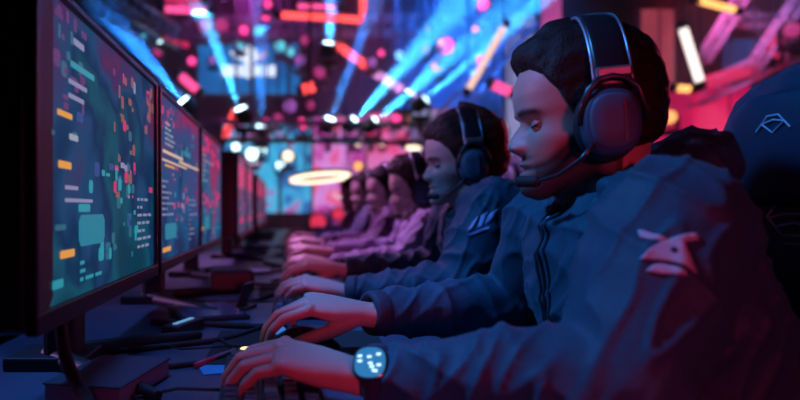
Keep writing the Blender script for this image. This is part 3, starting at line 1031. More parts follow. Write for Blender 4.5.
cables = [
    ([(-0.31, 0.80, .13), (-0.285, 0.775, .10), (-0.272, 0.76, .06), (-0.255, 0.75, .03), (-0.235, 0.73, .012), (-0.225, 0.68, .009), (-0.24, 0.6, .009)], 0.0085, 'thick black cable looping down from the nearest monitor'),
    ([(-0.30, 1.02, .006), (-0.18, 1.08, .006), (-0.10, 1.14, .006), (-0.02, 1.30, .006), (0.02, 1.36, .006)], 0.005, 'black cable running from the nearest monitor toward the second keyboard'),
    ([(-0.28, 1.28, .006), (-0.15, 1.26, .006), (-0.08, 1.24, .006), (0.0, 1.22, .006)], 0.006, 'black cable crossing in front of the hub'),
    ([(-0.30, 1.60, .006), (-0.10, 1.58, .006), (-0.04, 1.70, .006), (0.03, 1.66, .006)], 0.005, 'black cable beside the rounded device box'),
    ([(-0.10, 1.95, .005), (-0.02, 1.92, .005), (-0.05, 2.02, .005), (0.0, 2.1, .005)], 0.005, 'looped black cable before the third monitor'),
    ([(-0.26, 0.90, .006), (-0.14, 0.95, .006), (-0.09, 1.03, .006), (-0.12, 1.12, .006)], 0.004, 'thin black cable curling past the pen'),
    ([(-0.14, 2.25, .006), (-0.05, 2.3, .006), (-0.02, 2.5, .006), (-0.1, 2.7, .006)], 0.006, 'black cable under the fourth monitor'),
]
bpy.data.objects.remove(hs)
for pts, r_, lab in cables:
    P = [Vector(p) for p in pts]
    fine = []
    for i in range(len(P) - 1):
        p0, p1, p2, p3 = P[max(i - 1, 0)], P[i], P[i + 1], P[min(i + 2, len(P) - 1)]
        for t in np.linspace(0, 1, 8, endpoint=False):
            fine.append(0.5 * ((2 * p1) + (p2 - p0) * t + (2 * p0 - 5 * p1 + 4 * p2 - p3) * t * t + (3 * p1 - p0 - 3 * p2 + p3) * t ** 3))
    fine.append(P[-1])
    fine = [p + Vector((0, 0, DESK + (r_ - 0.006 if p.z < 0.02 else 0))) for p in fine]
    c = Vector((fine[0].x, fine[0].y, DESK))
    o = MB().tube([p - c for p in fine], r_, 8).build('cable', M_rubber, None, True)
    o.location = c
    tag(o, lab, 'cable', 'loose cables on the table')


# ------------------------------------------------------------------ gaming chair
def make_chair():
    """faces local +x; origin on the floor under the seat"""
    r = empty('gaming_chair', (0, 0, 0))
    zs = np.array([0.44, 0.52, 0.62, 0.75, 0.86, 0.94, 1.00, 1.06, 1.11, 1.15, 1.175, 1.19])
    ws = np.array([0.21, 0.235, 0.25, 0.255, 0.25, 0.225, 0.185, 0.165, 0.157, 0.138, 0.10, 0.05])
    ts = np.array([0.045, 0.05, 0.05, 0.05, 0.05, 0.05, 0.048, 0.046, 0.045, 0.042, 0.034, 0.018])
    zf = np.linspace(0.44, 1.19, 40)
    rings = []
    for z in zf:
        w, t = np.interp(z, zs, ws), np.interp(z, zs, ts)
        ring = []
        for a in np.linspace(0, 2 * PI, 40, endpoint=False):
            c, s = math.cos(a), math.sin(a)
            y = w * math.copysign(abs(s) ** 0.6, s)
            x = -0.20 + t * math.copysign(abs(c) ** 0.7, c) + 0.045 * (abs(y) / 0.25) ** 2.5
            ring.append((x, y, z))
        rings.append(ring)
    MB().loft(rings).build('backrest', M_leather, r, True)
    for s in (-1, 1):
        e = MB()
        e.chain([(-0.115, s * 0.205, 0.56), (-0.10, s * 0.215, 0.70), (-0.11, s * 0.205, 0.86), (-0.135, s * 0.15, 0.96)], [0.028, 0.034, 0.032, 0.022])
        obj_from(remesh(e, 0.006, 4), 'side_bolster', M_leather, r)
    e = MB()
    rings = []
    for z in np.linspace(0.985, 1.145, 14):
        k = math.sin(PI * np.interp(z, (0.985, 1.145), (0.06, 0.94))) ** 0.4
        rings.append([(-0.150 + 0.032 * k * math.copysign(abs(math.cos(a)) ** 0.7, math.cos(a)), 0.125 * k * math.copysign(abs(math.sin(a)) ** 0.6, math.sin(a)), z) for a in np.linspace(0, 2 * PI, 30, endpoint=False)])
    pil = e.loft(rings).build('head_pillow', M_leather, r, True)
    # small diamond on the pillow and larger winged diamond on the backrest, raised thread
    def lines(polys, x, rad, parent, name):
        e_ = MB()
        for pl, closed in polys:
            e_.tube([(x, 0.014 - p[0], p[1]) for p in pl], rad, 6, closed)
        return e_.build(name, M_stitch, parent)
    zc = 1.100
    lines([([(-.020, zc), (-.010, zc + .010), (.010, zc + .010), (.020, zc), (.0, zc - .014)], True), ([(-.030, zc - .010), (-.020, zc), (0, zc + .004), (.020, zc), (.030, zc - .010)], False)], -0.1175, 0.0012, pil, 'pillow_emblem')
    zc = 0.965
    lines([([(-.05, zc + .004), (-.025, zc + .030), (.025, zc + .030), (.05, zc + .004), (.022, zc - .022), (-.022, zc - .022)], True),
           ([(-.046, zc + .002), (-.02, zc + .008), (.02, zc + .008), (.046, zc + .002)], False),
           ([(-.034, zc - .010), (0, zc - .004), (.034, zc - .010)], False),
           ([(-.016, zc - .034), (.016, zc - .034)], False)], -0.1485, 0.0021, r, 'back_emblem')
    e = MB()
    rings = []
    for z, k in ((0.40, 0.9), (0.41, 1.0), (0.45, 1.03), (0.475, 1.0), (0.485, 0.9)):
        rings.append([(0.03 + 0.25 * k * math.copysign(abs(math.cos(a)) ** 0.5, math.cos(a)), 0.25 * k * math.copysign(abs(math.sin(a)) ** 0.5, math.sin(a)), z) for a in np.linspace(0, 2 * PI, 36, endpoint=False)])
    e.loft(rings).build('seat', M_leather, r, True)
    for s in (-1, 1):
        a = MB().bar((-0.02, s * 0.285, 0.42), (-0.02, s * 0.30, 0.655), 0.05, 0.03).build('armrest_post', M_black, r, bevel=0.006)
        MB().box((0.0, s * 0.30, 0.668), (0.22, 0.075, 0.026)).build('armrest_pad', M_rubber, r, bevel=0.01)
    MB().tube([(0, 0, 0.12), (0, 0, 0.30)], 0.028, 16).tube([(0, 0, 0.29), (0, 0, 0.40)], 0.02, 16).build('gas_lift', M_black, r, True)
    for k in range(5):
        an = 2 * PI * k / 5 + 0.3
        d = Vector((math.cos(an), math.sin(an), 0))
        lg = MB().tube([Vector((0, 0, 0.14)), d * 0.15 + Vector((0, 0, 0.125)), d * 0.31 + Vector((0, 0, 0.085))], [0.032, 0.027, 0.018], 10).build('base_arm', M_black, r, True)
        n = Vector((-d.y, d.x, 0))
        MB().rod_lathe(d * 0.31 - n * 0.022 + Vector((0, 0, 0.031)), n, [(0, 0.026), (0.004, 0.031), (0.04, 0.031), (0.044, 0.026)], 16).build('caster', M_rubber, lg, True)
    return r


ch0 = make_chair()
for i, (dx, y) in enumerate(SEATS):
    c = ch0 if i == 0 else copy_tree(ch0)
    c.location = (0.555 + (dx + 0.06 if i else 0), y - (0.002 if i == 0 else 0), 0)
    c.rotation_euler.z = PI
    tag(c, ['navy gaming chair with blue diamond emblems behind the nearest player', 'navy gaming chair behind the second player', 'navy gaming chair behind the third player', 'navy gaming chair behind the fourth player', 'navy gaming chair behind the fifth player', 'navy gaming chair behind the sixth player'][i], 'chair', 'gaming chairs along the table')


# ------------------------------------------------------------------ people
def smooth_interp(z, xs, ys, k=0.006):
    fine = np.linspace(xs[0] - 0.02, xs[-1] + 0.02, 600)
    v = np.interp(fine, xs, ys)
    n = int(k / (fine[1] - fine[0])) * 2 + 1
    ker = np.hanning(n + 2)[1:-1]
    ker /= ker.sum()
    vp = np.pad(v, n // 2, mode='edge')
    return np.interp(z, fine, np.convolve(vp, ker, 'valid'))


Z_F = [0, .008, .018, .03, .05, .065, .08, .10, .115, .13, .15, .17, .19, .21, .225, .233, .236]
X_F = [.062, .083, .089, .0855, .0825, .086, .086, .084, .085, .0925, .0955, .0915, .082, .062, .037, .016, .0]
Z_B = [0, .03, .05, .07, .10, .13, .16, .19, .21, .225, .233, .236]
X_B = [-.03, -.055, -.072, -.086, -.098, -.104, -.103, -.090, -.068, -.042, -.018, -.002]
Z_W = [0, .01, .02, .04, .07, .10, .13, .16, .185, .205, .22, .23, .236]
W_W = [.020, .034, .043, .053, .0625, .069, .0745, .077, .072, .059, .041, .022, .002]


def g(x, s):
    return np.exp(-(x / s) ** 2)


def head_grid(nz=120, nt=140, sub=True, nose=1.0, jaw=1.0):
    s = np.linspace(-1, 1, nt, endpoint=False)
    t = PI * np.sign(s) * np.abs(s) ** 1.45
    v = np.linspace(0, 1, nz)
    z = 0.236 * (1 - np.cos(PI * v)) / 2
    T, Z = np.meshgrid(t, z)
    xf, xb, w = smooth_interp(Z, Z_F, X_F), smooth_interp(Z, Z_B, X_B), smooth_interp(Z, Z_W, W_W)
    w = w * (1 + (jaw - 1) * g(Z - 0.03, 0.04))
    c, sn = np.cos(T), np.sin(T)
    X = (xf + xb) / 2 + (xf - xb) / 2 * np.sign(c) * np.abs(c) ** 0.82
    Y = w * np.sign(sn) * np.abs(sn) ** 0.86
    fr = (c > 0).astype(float)
    if sub:
        aY = np.abs(Y)
        nz_ = smooth_interp(Z, [0, .066, .070, .0745, .080, .086, .093, .100, .107, .116, .24], [0, .001, .0105, .0190, .0226, .0220, .0178, .0132, .0090, .003, 0], 0.005) * nose
        wn = np.interp(Z, [.066, .077, .089, .107, .118], [.0175, .0170, .0130, .0105, .012])
        X += fr * nz_ * g(Y, wn)
        X += fr * 0.0095 * g(aY - 0.0150, .0065) * g(Z - .0775, .0060)             # nose wings
        X -= fr * 0.0125 * g(aY - 0.031, .0155) * g(Z - .1070, .0100)           # eye sockets
        X += fr * 0.0058 * g(aY - 0.030, .022) * g(Z - .1245, .006)            # brow ridge
        X -= fr * 0.003 * g(Y, .008) * g(Z - .112, .006)
        X += fr * 0.0088 * g(Y, .022) * g(Z - .0545, .0050)                    # upper lip
        X += fr * 0.0092 * g(Y, .020) * g(Z - .0400, .0056)                    # lower lip
        X -= fr * 0.0055 * g(Y, .026) * g(Z - .0474, .0022)                    # mouth line
        X -= fr * 0.0035 * g(Y, .020) * g(Z - .0300, .006)                     # fold over the chin
        X += fr * 0.005 * g(Y, .016) * g(Z - .015, .010)                       # chin
        Y += np.sign(Y) * fr * 0.0035 * g(aY - .055, .014) * g(Z - .087, .014)   # cheekbones
        X -= fr * 0.0035 * g(aY - .042, .012) * g(Z - .058, .016)              # cheeks
        # jaw line rises towards the ear
        lift = np.clip((0.070 - X) / 0.14, 0, 1) * 0.050 * np.clip(1 - Z / 0.085, 0, 1)
        Z = Z + lift
    return X, Y, Z, T


def grid_to(mb, P, cap=True):
    nz, nt = P.shape[:2]
    vs_ = P.reshape(-1, 3)
    fs = []
    for i in range(nz - 1):
        for j in range(nt):
            j2 = (j + 1) % nt
            fs.append((i * nt + j, i * nt + j2, (i + 1) * nt + j2, (i + 1) * nt + j))
    fs.append(tuple(range(nt))[::-1])
    fs.append(tuple((nz - 1) * nt + j for j in range(nt)))
    mb.add(vs_, fs)


def apply(M, P):
    A = np.array(M)
    return P @ A[:3, :3].T + A[:3, 3]


def hand(mb, wrist, fwd, up, thumb, curls, spread=1.0, sc=1.0, thumb_dir=(0.75, 0.55, -0.35), elbow=None):
    """palm, four unequal bent fingers and a thumb; thumb = +1 when it lies on the side of fwd x up"""
    f = Vector(fwd).normalized()
    u = Vector(up)
    u = (u - f * u.dot(f)).normalized()
    s = f.cross(u).normalized() * thumb
    w = Vector(wrist)

    def ring(d, hw, hh, off=0.0, lift=0.0):
        out = []
        for a in np.linspace(0, 2 * PI, 24, endpoint=False):
            c_, s_ = math.cos(a), math.sin(a)
            out.append(w + f * d * sc + s * (off + hw * math.copysign(abs(c_) ** 0.8, c_)) * sc + u * (lift + hh * math.copysign(abs(s_) ** 0.8, s_)) * sc)
        return out
    mb.loft([ring(-0.02, .025, .019), ring(0.0, .026, .0185), ring(0.02, .031, .0185, .001), ring(0.045, .038, .018, .001), ring(0.07, .041, .0155, 0, .001), ring(0.09, .040, .0125, 0, .002), ring(0.099, .034, .008, 0, .002)])
    if elbow is not None:
        mb.chain([w - f * 0.015 * sc, w.lerp(Vector(elbow), 0.45), Vector(elbow)], [0.022 * sc, 0.033 * sc, 0.036 * sc])
    base = [(.092, .0305, .0095), (.096, .0105, .0098), (.091, -.0100, .0093), (.081, -.0295, .0083)]
    lens = [(.045, .026, .019), (.050, .030, .020), (.046, .028, .020), (.035, .021, .018)]
    for (d, off, rad), ln, cu in zip(base, lens, curls):
        p = w + f * d * sc + s * off * sc + u * 0.002 * sc
        ang = 0.0
        side = off / 0.03 * 0.13 * spread
        pts, rs = [p - f * 0.02 * sc, p], [rad * 0.9 * sc, rad * 1.08 * sc]
        for k, (l, a) in enumerate(zip(ln, cu)):
            ang += math.radians(a)
            d_ = f * math.cos(ang) - u * math.sin(ang)
            d_ = (d_ + s * side).normalized()
            p = p + d_ * l * sc
            pts.append(p)
            rs.append(rad * (0.98 - 0.10 * (k + 1) + (0.02 if k == 1 else 0)) * sc)
        mb.chain(pts, rs, 12)
        mb.ellipsoid(pts[1] + u * rad * 0.25 * sc, (rad * 1.05 * sc,) * 3, None, 12, 8)
    td = Vector(thumb_dir)
    d1 = (f * td.x + s * td.y + u * td.z).normalized()
    d2 = (f * (td.x + 0.35) + s * (td.y - 0.25) + u * (td.z - 0.05)).normalized()
    p0 = w + f * 0.018 * sc + s * 0.016 * sc - u * 0.004 * sc
    p1 = p0 + d1 * 0.045 * sc
    p2 = p1 + d2 * 0.036 * sc
    p3 = p2 + d2 * 0.026 * sc
    mb.chain([p0, p1, p2, p3], [.0165 * sc, .0125 * sc, .0105 * sc, .0082 * sc], 12)
    # web between the thumb and the palm
    mb.capsule(w + f * 0.03 * sc + s * 0.02 * sc, w + f * 0.07 * sc + s * 0.028 * sc, .013 * sc, .011 * sc)
    return pts


def fnoise(P, sx, sy, sz, off):
    return np.array([noise.noise((p[0] * sx + off, p[1] * sy + off * 0.7, p[2] * sz - off)) for p in P])


def ridged(P, M, sc, off):
    Q = P @ np.array(M).T * np.array(sc)
    return np.array([1 - abs(noise.noise((q[0] + off, q[1] - off, q[2] + off * 0.5))) * 2 for q in Q])


def cloth(me, seed, amp, Mdir=None):
    """folds and creases of a garment, along the surface normals"""
    P, N = co_of(me), no_of(me)
    R1 = Matrix.Rotation(0.6, 3, 'Y') @ Matrix.Rotation(0.3, 3, 'X')
    R2 = Matrix.Rotation(-0.5, 3, 'Y') @ Matrix.Rotation(0.5, 3, 'Z')
    d = amp * (0.9 * np.clip(ridged(P, R1, (20, 6, 6), seed), 0, 1) ** 3 + 0.60 * np.clip(ridged(P, R2, (36, 9, 10), seed + 5), 0, 1) ** 3 + 0.5 * fnoise(P, 7, 7, 7, seed + 2) - 0.4)
    set_co(me, P + N * d[:, None])


M_skin = attr_mat('skin', 0.48)
M_hair_mats = {}


def hair_mat(name, col):
    return mat(name, col, 0.62, 0.0, var=0.5, scale=260, spec=0.22, bump=0.9)


def person(i, dx, Y, dz, voxel, cfg):
    rr = random.Random(100 + i)
    D = Vector((dx, Y - 0.875, 0))
    U = Vector((dx, Y - 0.875, dz))
    base = Vector((0.56 + dx, Y, 0))
    # head frame: local +x is the way the face looks
    H = Matrix.Translation(Vector((0.418, 0.875, 0.993)) + U + Vector(cfg.get('head_off', (0, 0, 0)))) @ Matrix.Rotation(PI - math.radians(cfg.get('yaw', 0)), 4, 'Z') @ \
        Matrix.Translation((0, 0, .09)) @ Matrix.Rotation(math.radians(cfg.get('pitch', 0)), 4, 'Y') @ Matrix.Rotation(math.radians(cfg.get('roll', 0)), 4, 'X') @ Matrix.Translation((0, 0, -.09)) @ Matrix.Diagonal((0.945, 0.95, 1.0, 1.0))
    mb = MB()
    X, Yg, Z, T = head_grid(nose=cfg.get('nose', 1.0), jaw=cfg.get('jaw', 1.0))
    P = np.stack([X, Yg, Z], -1)
    grid_to(mb, apply(H, P.reshape(-1, 3)).reshape(P.shape))
    hp = lambda p: H @ Vector(p)
    for s in (-1, 1):
        mb.ellipsoid(hp((-0.012, s * 0.077, 0.098)), (0.016, 0.006, 0.030), (H.to_3x3() @ Matrix.Rotation(s * 0.25, 3, 'Z')))
    neck_b = Vector((0.478, 0.875, 0.940)) + U
    mb.chain([hp((-0.028, 0, 0.085)), hp((-0.020, 0, 0.035)), neck_b], [0.060, 0.056, 0.066], 20)
    mb.chain([hp((0.012, 0, 0.035)), neck_b + Vector((-0.035, 0, 0))], [0.036, 0.045], 18)
    # torso rings: z, centre x, half depth, half width
    tors = [(0.50, .575, .11, .160), (0.62, .56, .105, .155), (0.75, .525, .10, .16), (0.85, .49, .10, .165), (0.92, .475, .09, .165), (0.965, .47, .07, .13), (0.99, .465, .05, .07)]

    def tring(z, x, d_, w_, k=0.0):
        f_ = max(0.0, min(1.0, (z - 0.6) / 0.3))
        c0 = Vector((x, 0.875, z)) + D * (1 - f_) + U * f_
        return [c0 + Vector(((d_ + k) * math.copysign(abs(math.cos(a)) ** 0.85, math.cos(a)), (w_ + k) * math.copysign(abs(math.sin(a)) ** 0.85, math.sin(a)), 0)) for a in np.linspace(0, 2 * PI, 36, endpoint=False)]
    mb.loft([tring(*t) for t in tors])
    lo = Vector(cfg.get('lhand_off', (0, 0, 0)))
    ro_ = Vector(cfg.get('rhand_off', (0, 0, 0)))
    shl, shr = Vector((0.432, 0.695, 0.960)) + U, Vector((0.445, 1.055, 0.952)) + U
    ell, elr = Vector((0.345, 0.640, 0.803)) + D + lo * 0.4, Vector((0.42, 1.15, 0.803)) + D + ro_ * 0.3
    wrl, wrr = Vector((0.082, 0.735, 0.782)) + D + lo, Vector((0.098, 1.03, 0.806)) + D + ro_
    mb.chain([neck_b + Vector((0.01, -0.06, 0)), shl, ell], [0.055, 0.058, 0.042])
    mb.chain([neck_b + Vector((0.01, 0.06, 0)), shr, elr], [0.055, 0.058, 0.042])
    # hands: the left (near) one on the keyboard, the right one round the mouse
    hand(mb, wrl, Vector((-1, cfg.get('lyaw', 0.10), 0.24)), Vector((0.25, -0.20, 1)), cfg.get('lt', 1), cfg.get('lc', [(28, 36, 28), (28, 38, 30), (28, 36, 30), (26, 32, 28)]), 0.5, 1.0, (0.75, 0.6, -0.35), ell)
    hand(mb, wrr, Vector((-1, cfg.get('ryaw', -0.06), 0.18)), Vector((0.22, -0.22, 1)), -1, cfg.get('rc', [(26, 30, 22), (28, 34, 24), (34, 38, 30), (40, 40, 30)]), 1.1, 1.0, (0.8, 0.35, -0.55), elr)
    # legs
    for s in (-1, 1):
        hip = Vector((0.56, 0.875 + s * 0.09, 0.555)) + D
        knee = Vector((0.13, 0.875 + s * 0.14, 0.52)) + D
        ank = Vector((0.17, 0.875 + s * 0.15, 0.09)) + D
        mb.chain([hip, knee, ank], [0.082, 0.055, 0.038])
        mb.chain([ank, ank + Vector((-0.13, s * 0.02, -0.045))], [0.036, 0.028])
    me = remesh(mb, voxel, 2, 0.5)
    P = co_of(me)
    L = apply(H.inverted(), P)
    skin = np.array(cfg.get('skin', (0.62, 0.40, 0.33)))
    rgb = np.tile(skin, (len(P), 1))
    headm = (L[:, 2] > -0.01) & (np.abs(L[:, 1]) < 0.1) & (np.abs(L[:, 0]) < 0.14)
    aY = np.abs(L[:, 1])
    lips = g(L[:, 1], 0.022) * np.maximum(g(L[:, 2] - 0.0545, 0.005), g(L[:, 2] - 0.0400, 0.0055)) * (L[:, 0] > 0.075) * headm
    rgb = rgb * (1 - 0.45 * lips[:, None]) + np.array((0.45, 0.14, 0.14)) * 0.45 * lips[:, None]
    bz = 0.1250 + 0.05 * (aY - 0.012) - 1.3 * np.clip(aY - 0.030, 0, 1) ** 2 * 6
    brow = g(L[:, 2] - bz, 0.0056) * np.clip((aY - 0.008) / 0.006, 0, 1) * np.clip((0.057 - aY) / 0.008, 0, 1) * (L[:, 0] > 0.045) * headm
    rgb = rgb * (1 - 0.9 * brow[:, None]) + np.array(cfg['hair_col']) * 0.9 * brow[:, None]
    if cfg.get('beard', 0) > 0:
        lim = np.interp(L[:, 0], [-0.03, 0.0, 0.02, 0.04, 0.06, 0.10], [0.125, 0.118, 0.102, 0.082, 0.066, 0.053])
        b = np.clip((lim - L[:, 2]) / 0.012, 0, 1)
        mus = g(L[:, 1], 0.028) * np.clip((0.0675 - L[:, 2]) / 0.003, 0, 1) * np.clip((L[:, 2] - 0.056) / 0.003, 0, 1)
        b = np.maximum(b, mus) * headm * (L[:, 2] > -0.02)
        b = b * (1 - np.clip(lips * 1.6, 0, 1)) * cfg['beard'] * (L[:, 0] > -0.035)
        rgb = rgb * (1 - b[:, None]) + np.array(cfg['hair_col']) * b[:, None]
    set_tint(me, rgb)
    body = obj_from(me, 'person', M_skin, None, base)
    tag(body, cfg['label'], 'person', 'players along the table')
    # eyes
    for s in (-1, 1):
        ec = hp((0.0645, s * 0.0305, 0.1065))
        ed = (H.to_3x3() @ Vector((1, 0, -0.12))).normalized()
        e = MB()
        e.rod_lathe(ec, ed, [(-0.0115, .002), (-0.009, .0075), (-0.004, .0110), (0, .0117), (0.004, .0110), (0.008, .0086), (0.0100, .0062)], 18)
        for nm, ax_, th in (('upper_eyelid', Vector((0.62, 0, 1)), 1.25), ('lower_eyelid', Vector((0.50, 0, -1)), 0.99)):
            A = (H.to_3x3() @ ax_).normalized()
            R = 0.0122
            MB().rod_lathe(ec, A, [(R * math.cos(a), R * math.sin(a)) for a in np.linspace(0.02, th, 9)] + [(R * 0.93 * math.cos(th), R * 0.93 * math.sin(th))], 24).build(nm, mat('eyelid_skin_%d' % i, tuple(0.9 * c for c in cfg.get('skin', (0.62, 0.40, 0.33))), 0.5), body, True, origin=base)
        A = (H.to_3x3() @ Vector((0.62, 0, 1))).normalized()
        fw = (H.to_3x3() @ Vector((1, 0, 0))).normalized()
        a0 = (fw - A * fw.dot(A)).normalized()
        b0 = A.cross(a0)
        MB().tube([ec + A * 0.0122 * math.cos(1.265) + (a0 * math.cos(q) + b0 * math.sin(q)) * 0.0122 * math.sin(1.265) for q in np.linspace(-1.1, 1.1, 12)], 0.0013, 6).build('eyelashes', mat('lash', (0.01, 0.007, 0.006), 0.6), body, True, origin=base)
        eye = e.build('eyeball', mat('eye_white', (0.22, 0.20, 0.20), 0.35), body, True, origin=base)
        MB().rod_lathe(ec, ed, [(0.0094, .0072), (0.0111, .0044), (0.0119, .001)], 16).build('iris', mat('eye_iris', (0.03, 0.02, 0.015), 0.15), eye, True, origin=base)
    # hair: a shell on the scalp that dives under the skin below the hairline
    X, Yg, Z, T = head_grid(130, 260, True, 0.0)
    an = np.abs(np.arctan2(Yg, X))
    hl = np.interp(an, [0, .45, .75, 1.0, 1.2, 1.4, 1.6, 1.9, PI], cfg.get('hairline', [.180, .178, .166, .140, .105, .085, .075, .052, .036]))
    edge = np.clip((Z - hl) / 0.012, 0, 1)
    edge = edge * edge * (3 - 2 * edge)
    top = np.clip((Z - 0.165) / 0.05, 0, 1)
    th = cfg.get('side', .007) + (cfg.get('top', .016) - cfg.get('side', .007)) * top
    th = th + cfg.get('back', 0.0) * np.clip((an - 1.9) / 0.6, 0, 1) * np.clip((Z - 0.04) / 0.05, 0, 1)
    quiff = cfg.get('quiff', 0.0) * np.exp(-(an / 0.75) ** 2) * np.clip((Z - 0.172) / 0.02, 0, 1)
    cx_, cz_ = 0.0, 0.13
    dxv, dyv, dzv = X - cx_, Yg, np.maximum(Z - cz_, -0.02)
    ln = np.sqrt(dxv ** 2 + dyv ** 2 + dzv ** 2) + 1e-6
    fr_ = cfg.get('strand', (34, 150, 80))
    ns = np.array([noise.noise((a * fr_[0], b * fr_[1], c * fr_[2] + 3.1 * i)) for a, b, c in zip(X.ravel(), Yg.ravel(), Z.ravel())]).reshape(X.shape)
    ns2 = np.array([noise.noise((a * 26, b * 26, c * 26 + 7.7 * i)) for a, b, c in zip(X.ravel(), Yg.ravel(), Z.ravel())]).reshape(X.shape)
    lumps = cfg.get('lump', 0.003)
    off = (-0.006 + edge * (0.006 + th + lumps * ns2 + 0.0036 * ns))
    PX, PY, PZ = X + dxv / ln * off, Yg + dyv / ln * off, Z + dzv / ln * off
    PX = PX + quiff * edge * (1.0 + 0.4 * ns)
    PZ = PZ + quiff * edge * 1.5 * (1.0 + 0.8 * ns2)
    P = np.stack([PX, PY, PZ], -1)
    keep = MB()
    grid_to(keep, apply(H, P.reshape(-1, 3)).reshape(P.shape))
    hair = keep.build('hair', hair_mat('hair_' + cfg['hair_name'], cfg['hair_col']), body, True, origin=base)
    # ---- jacket
    j = MB()
    jt = [(0.47, .58, .15, .195), (0.50, .58, .155, .20), (0.62, .565, .145, .195), (0.75, .53, .137, .198), (0.85, .495, .130, .205), (0.92, .477, .118, .207), (0.965, .470, .098, .180), (0.985, .468, .082, .125), (1.0, .468, .070, .09)]
    j.loft([tring(*t) for t in jt])
    cfl, cfr = wrl.lerp(ell, 0.20), wrr.lerp(elr, 0.16)
    puff = cfg.get('puff', 1.0)
    j.chain([neck_b + Vector((0.0, -0.09, -0.005)), shl, shl.lerp(ell, 0.5), ell, ell.lerp(cfl, 0.5), cfl], [0.062, 0.080 * puff, 0.078 * puff, 0.064, 0.054, 0.040], 20)
    j.chain([neck_b + Vector((0.0, 0.09, -0.005)), shr, shr.lerp(elr, 0.5), elr, elr.lerp(cfr, 0.5), cfr], [0.062, 0.074 * puff, 0.067 * puff, 0.060, 0.052, 0.040], 20)
    if cfg.get('hood'):
        hpts = []
        for a in np.linspace(-2.2, 2.2, 15):
            hpts.append(neck_b + Vector((-0.002 + 0.095 * math.cos(a), 0.102 * math.sin(a), 0.078 + 0.022 * math.cos(a))))
        j.chain(hpts, [0.018 + 0.032 * math.exp(-((k - 7) / 4.5) ** 2) for k in range(15)], 14)
    # stand collar
    cpts, crs = [], []
    for a in np.linspace(0, 2 * PI, 26, endpoint=True):
        cpts.append(neck_b + Vector((-0.018 + 0.082 * math.cos(a), 0.080 * math.sin(a), 0.038 + 0.024 * math.cos(a))))
        crs.append(0.016)
    j.chain(cpts, crs, 10)
    jv = cfg.get('jvox', 0.005)
    jm = remesh(j, jv, 8, 0.5)
    cloth(jm, 11.3 * (i + 1), cfg.get('fold', 0.010))
    bv = BVHTree.FromPolygons([v.co.copy() for v in jm.vertices], [tuple(p.vertices) for p in jm.polygons])
    jk = obj_from(jm, cfg.get('garment', 'jacket'), cfg['jacket'], body, base)
    for cf, wr, nm in ((cfl, wrl, 'cuff'), (cfr, wrr, 'cuff')):
        d_ = (wr - cf).normalized()
        c_ = MB()
        c_.rod_lathe(cf, d_, [(0.012, .030), (0.014, .0375), (0.022, .0385), (0.036, .0375), (0.042, .035), (0.042, .028), (0.032, .027)], 28)
        c_.build(nm, cfg['cuff'], jk, True, origin=base)
    if cfg.get('zip'):
        # zip and placket down the chest, laid on the jacket's own surface
        for oy, rad, mm, nm in ((0.0, 0.0028, M_steel, 'zipper'), (-0.014, 0.0026, cfg['cuff'], 'placket_seam'), (0.014, 0.0026, cfg['cuff'], 'placket_seam')):
            pl = []
            for z in np.linspace(0.76, 0.995, 24):
                h = bv.ray_cast(Vector((0.05 + dx, Y + oy, z + dz)), Vector((1, 0, 0)))
                if h[0]:
                    pl.append(h[0] + Vector((-0.001, 0, 0)))
            if len(pl) > 3:
                MB().tube(pl, rad, 6).build(nm, mm, jk, True, origin=base)
    # trousers and shoes
    t_ = MB()
    for s in (-1, 1):
        hip = Vector((0.57, 0.875 + s * 0.09, 0.575)) + D
        knee = Vector((0.13, 0.875 + s * 0.14, 0.525)) + D
        ank = Vector((0.17, 0.875 + s * 0.15, 0.13)) + D
        t_.chain([hip, knee, ank], [0.092, 0.068, 0.052])
    t_.capsule(Vector((0.57, 0.79, 0.575)) + D, Vector((0.57, 0.96, 0.575)) + D, 0.095, 0.095)
    obj_from(remesh(t_, 0.010, 4), 'trousers', mat('dark_trousers', (0.02, 0.02, 0.03), 0.8), body, base)
    for s in (-1, 1):
        ank = Vector((0.17, 0.875 + s * 0.15, 0.09)) + D
        sh_ = MB()
        sh_.chain([ank + Vector((0.03, 0, -0.045)), ank + Vector((-0.06, s * 0.01, -0.048)), ank + Vector((-0.15, s * 0.02, -0.055))], [0.044, 0.042, 0.034])
        obj_from(remesh(sh_, 0.008, 3), 'shoe', mat('dark_shoe', (0.03, 0.03, 0.035), 0.6), body, base)
    return dict(H=H, body=body, jacket=jk, bvh=bv, base=base, wrl=wrl, ell=ell)


def decal(ps, bv, origin3, ex, ey, ray, parent, base, name, m, lift=0.0015):
    """flat printed shapes pressed onto a garment: triangulate finely and cast onto the cloth"""
    bm = bmesh.new()
    for poly in ps:
        bm.faces.new([bm.verts.new((x, y, 0)) for x, y in poly])
    bmesh.ops.triangulate(bm, faces=bm.faces)
    for _ in range(6):
        long = [e_ for e_ in bm.edges if e_.calc_length() > 0.005]
        if not long:
            break
        bmesh.ops.subdivide_edges(bm, edges=long, cuts=1)
        bmesh.ops.triangulate(bm, faces=[f for f in bm.faces if len(f.verts) > 3])
    ex, ey, ray, o3 = Vector(ex), Vector(ey), Vector(ray).normalized(), Vector(origin3)
    for v in bm.verts:
        q = o3 + ex * v.co.x + ey * v.co.y
        h = bv.ray_cast(q, ray)
        v.co = (h[0] - ray * lift) if h[0] is not None else q + ray * 0.1
    me = bpy.data.meshes.new(name)
    bm.to_mesh(me)
    bm.free()
    me.transform(Matrix.Translation(-Vector(base)))
    me.materials.append(m)
    me.shade_smooth()
    o = bpy.data.objects.new(name, me)
    COL.objects.link(o)
    o.parent = parent
    sm = o.modifiers.new('thickness', 'SOLIDIFY')
    sm.thickness = 0.0012
    sm.offset = 0
    return o


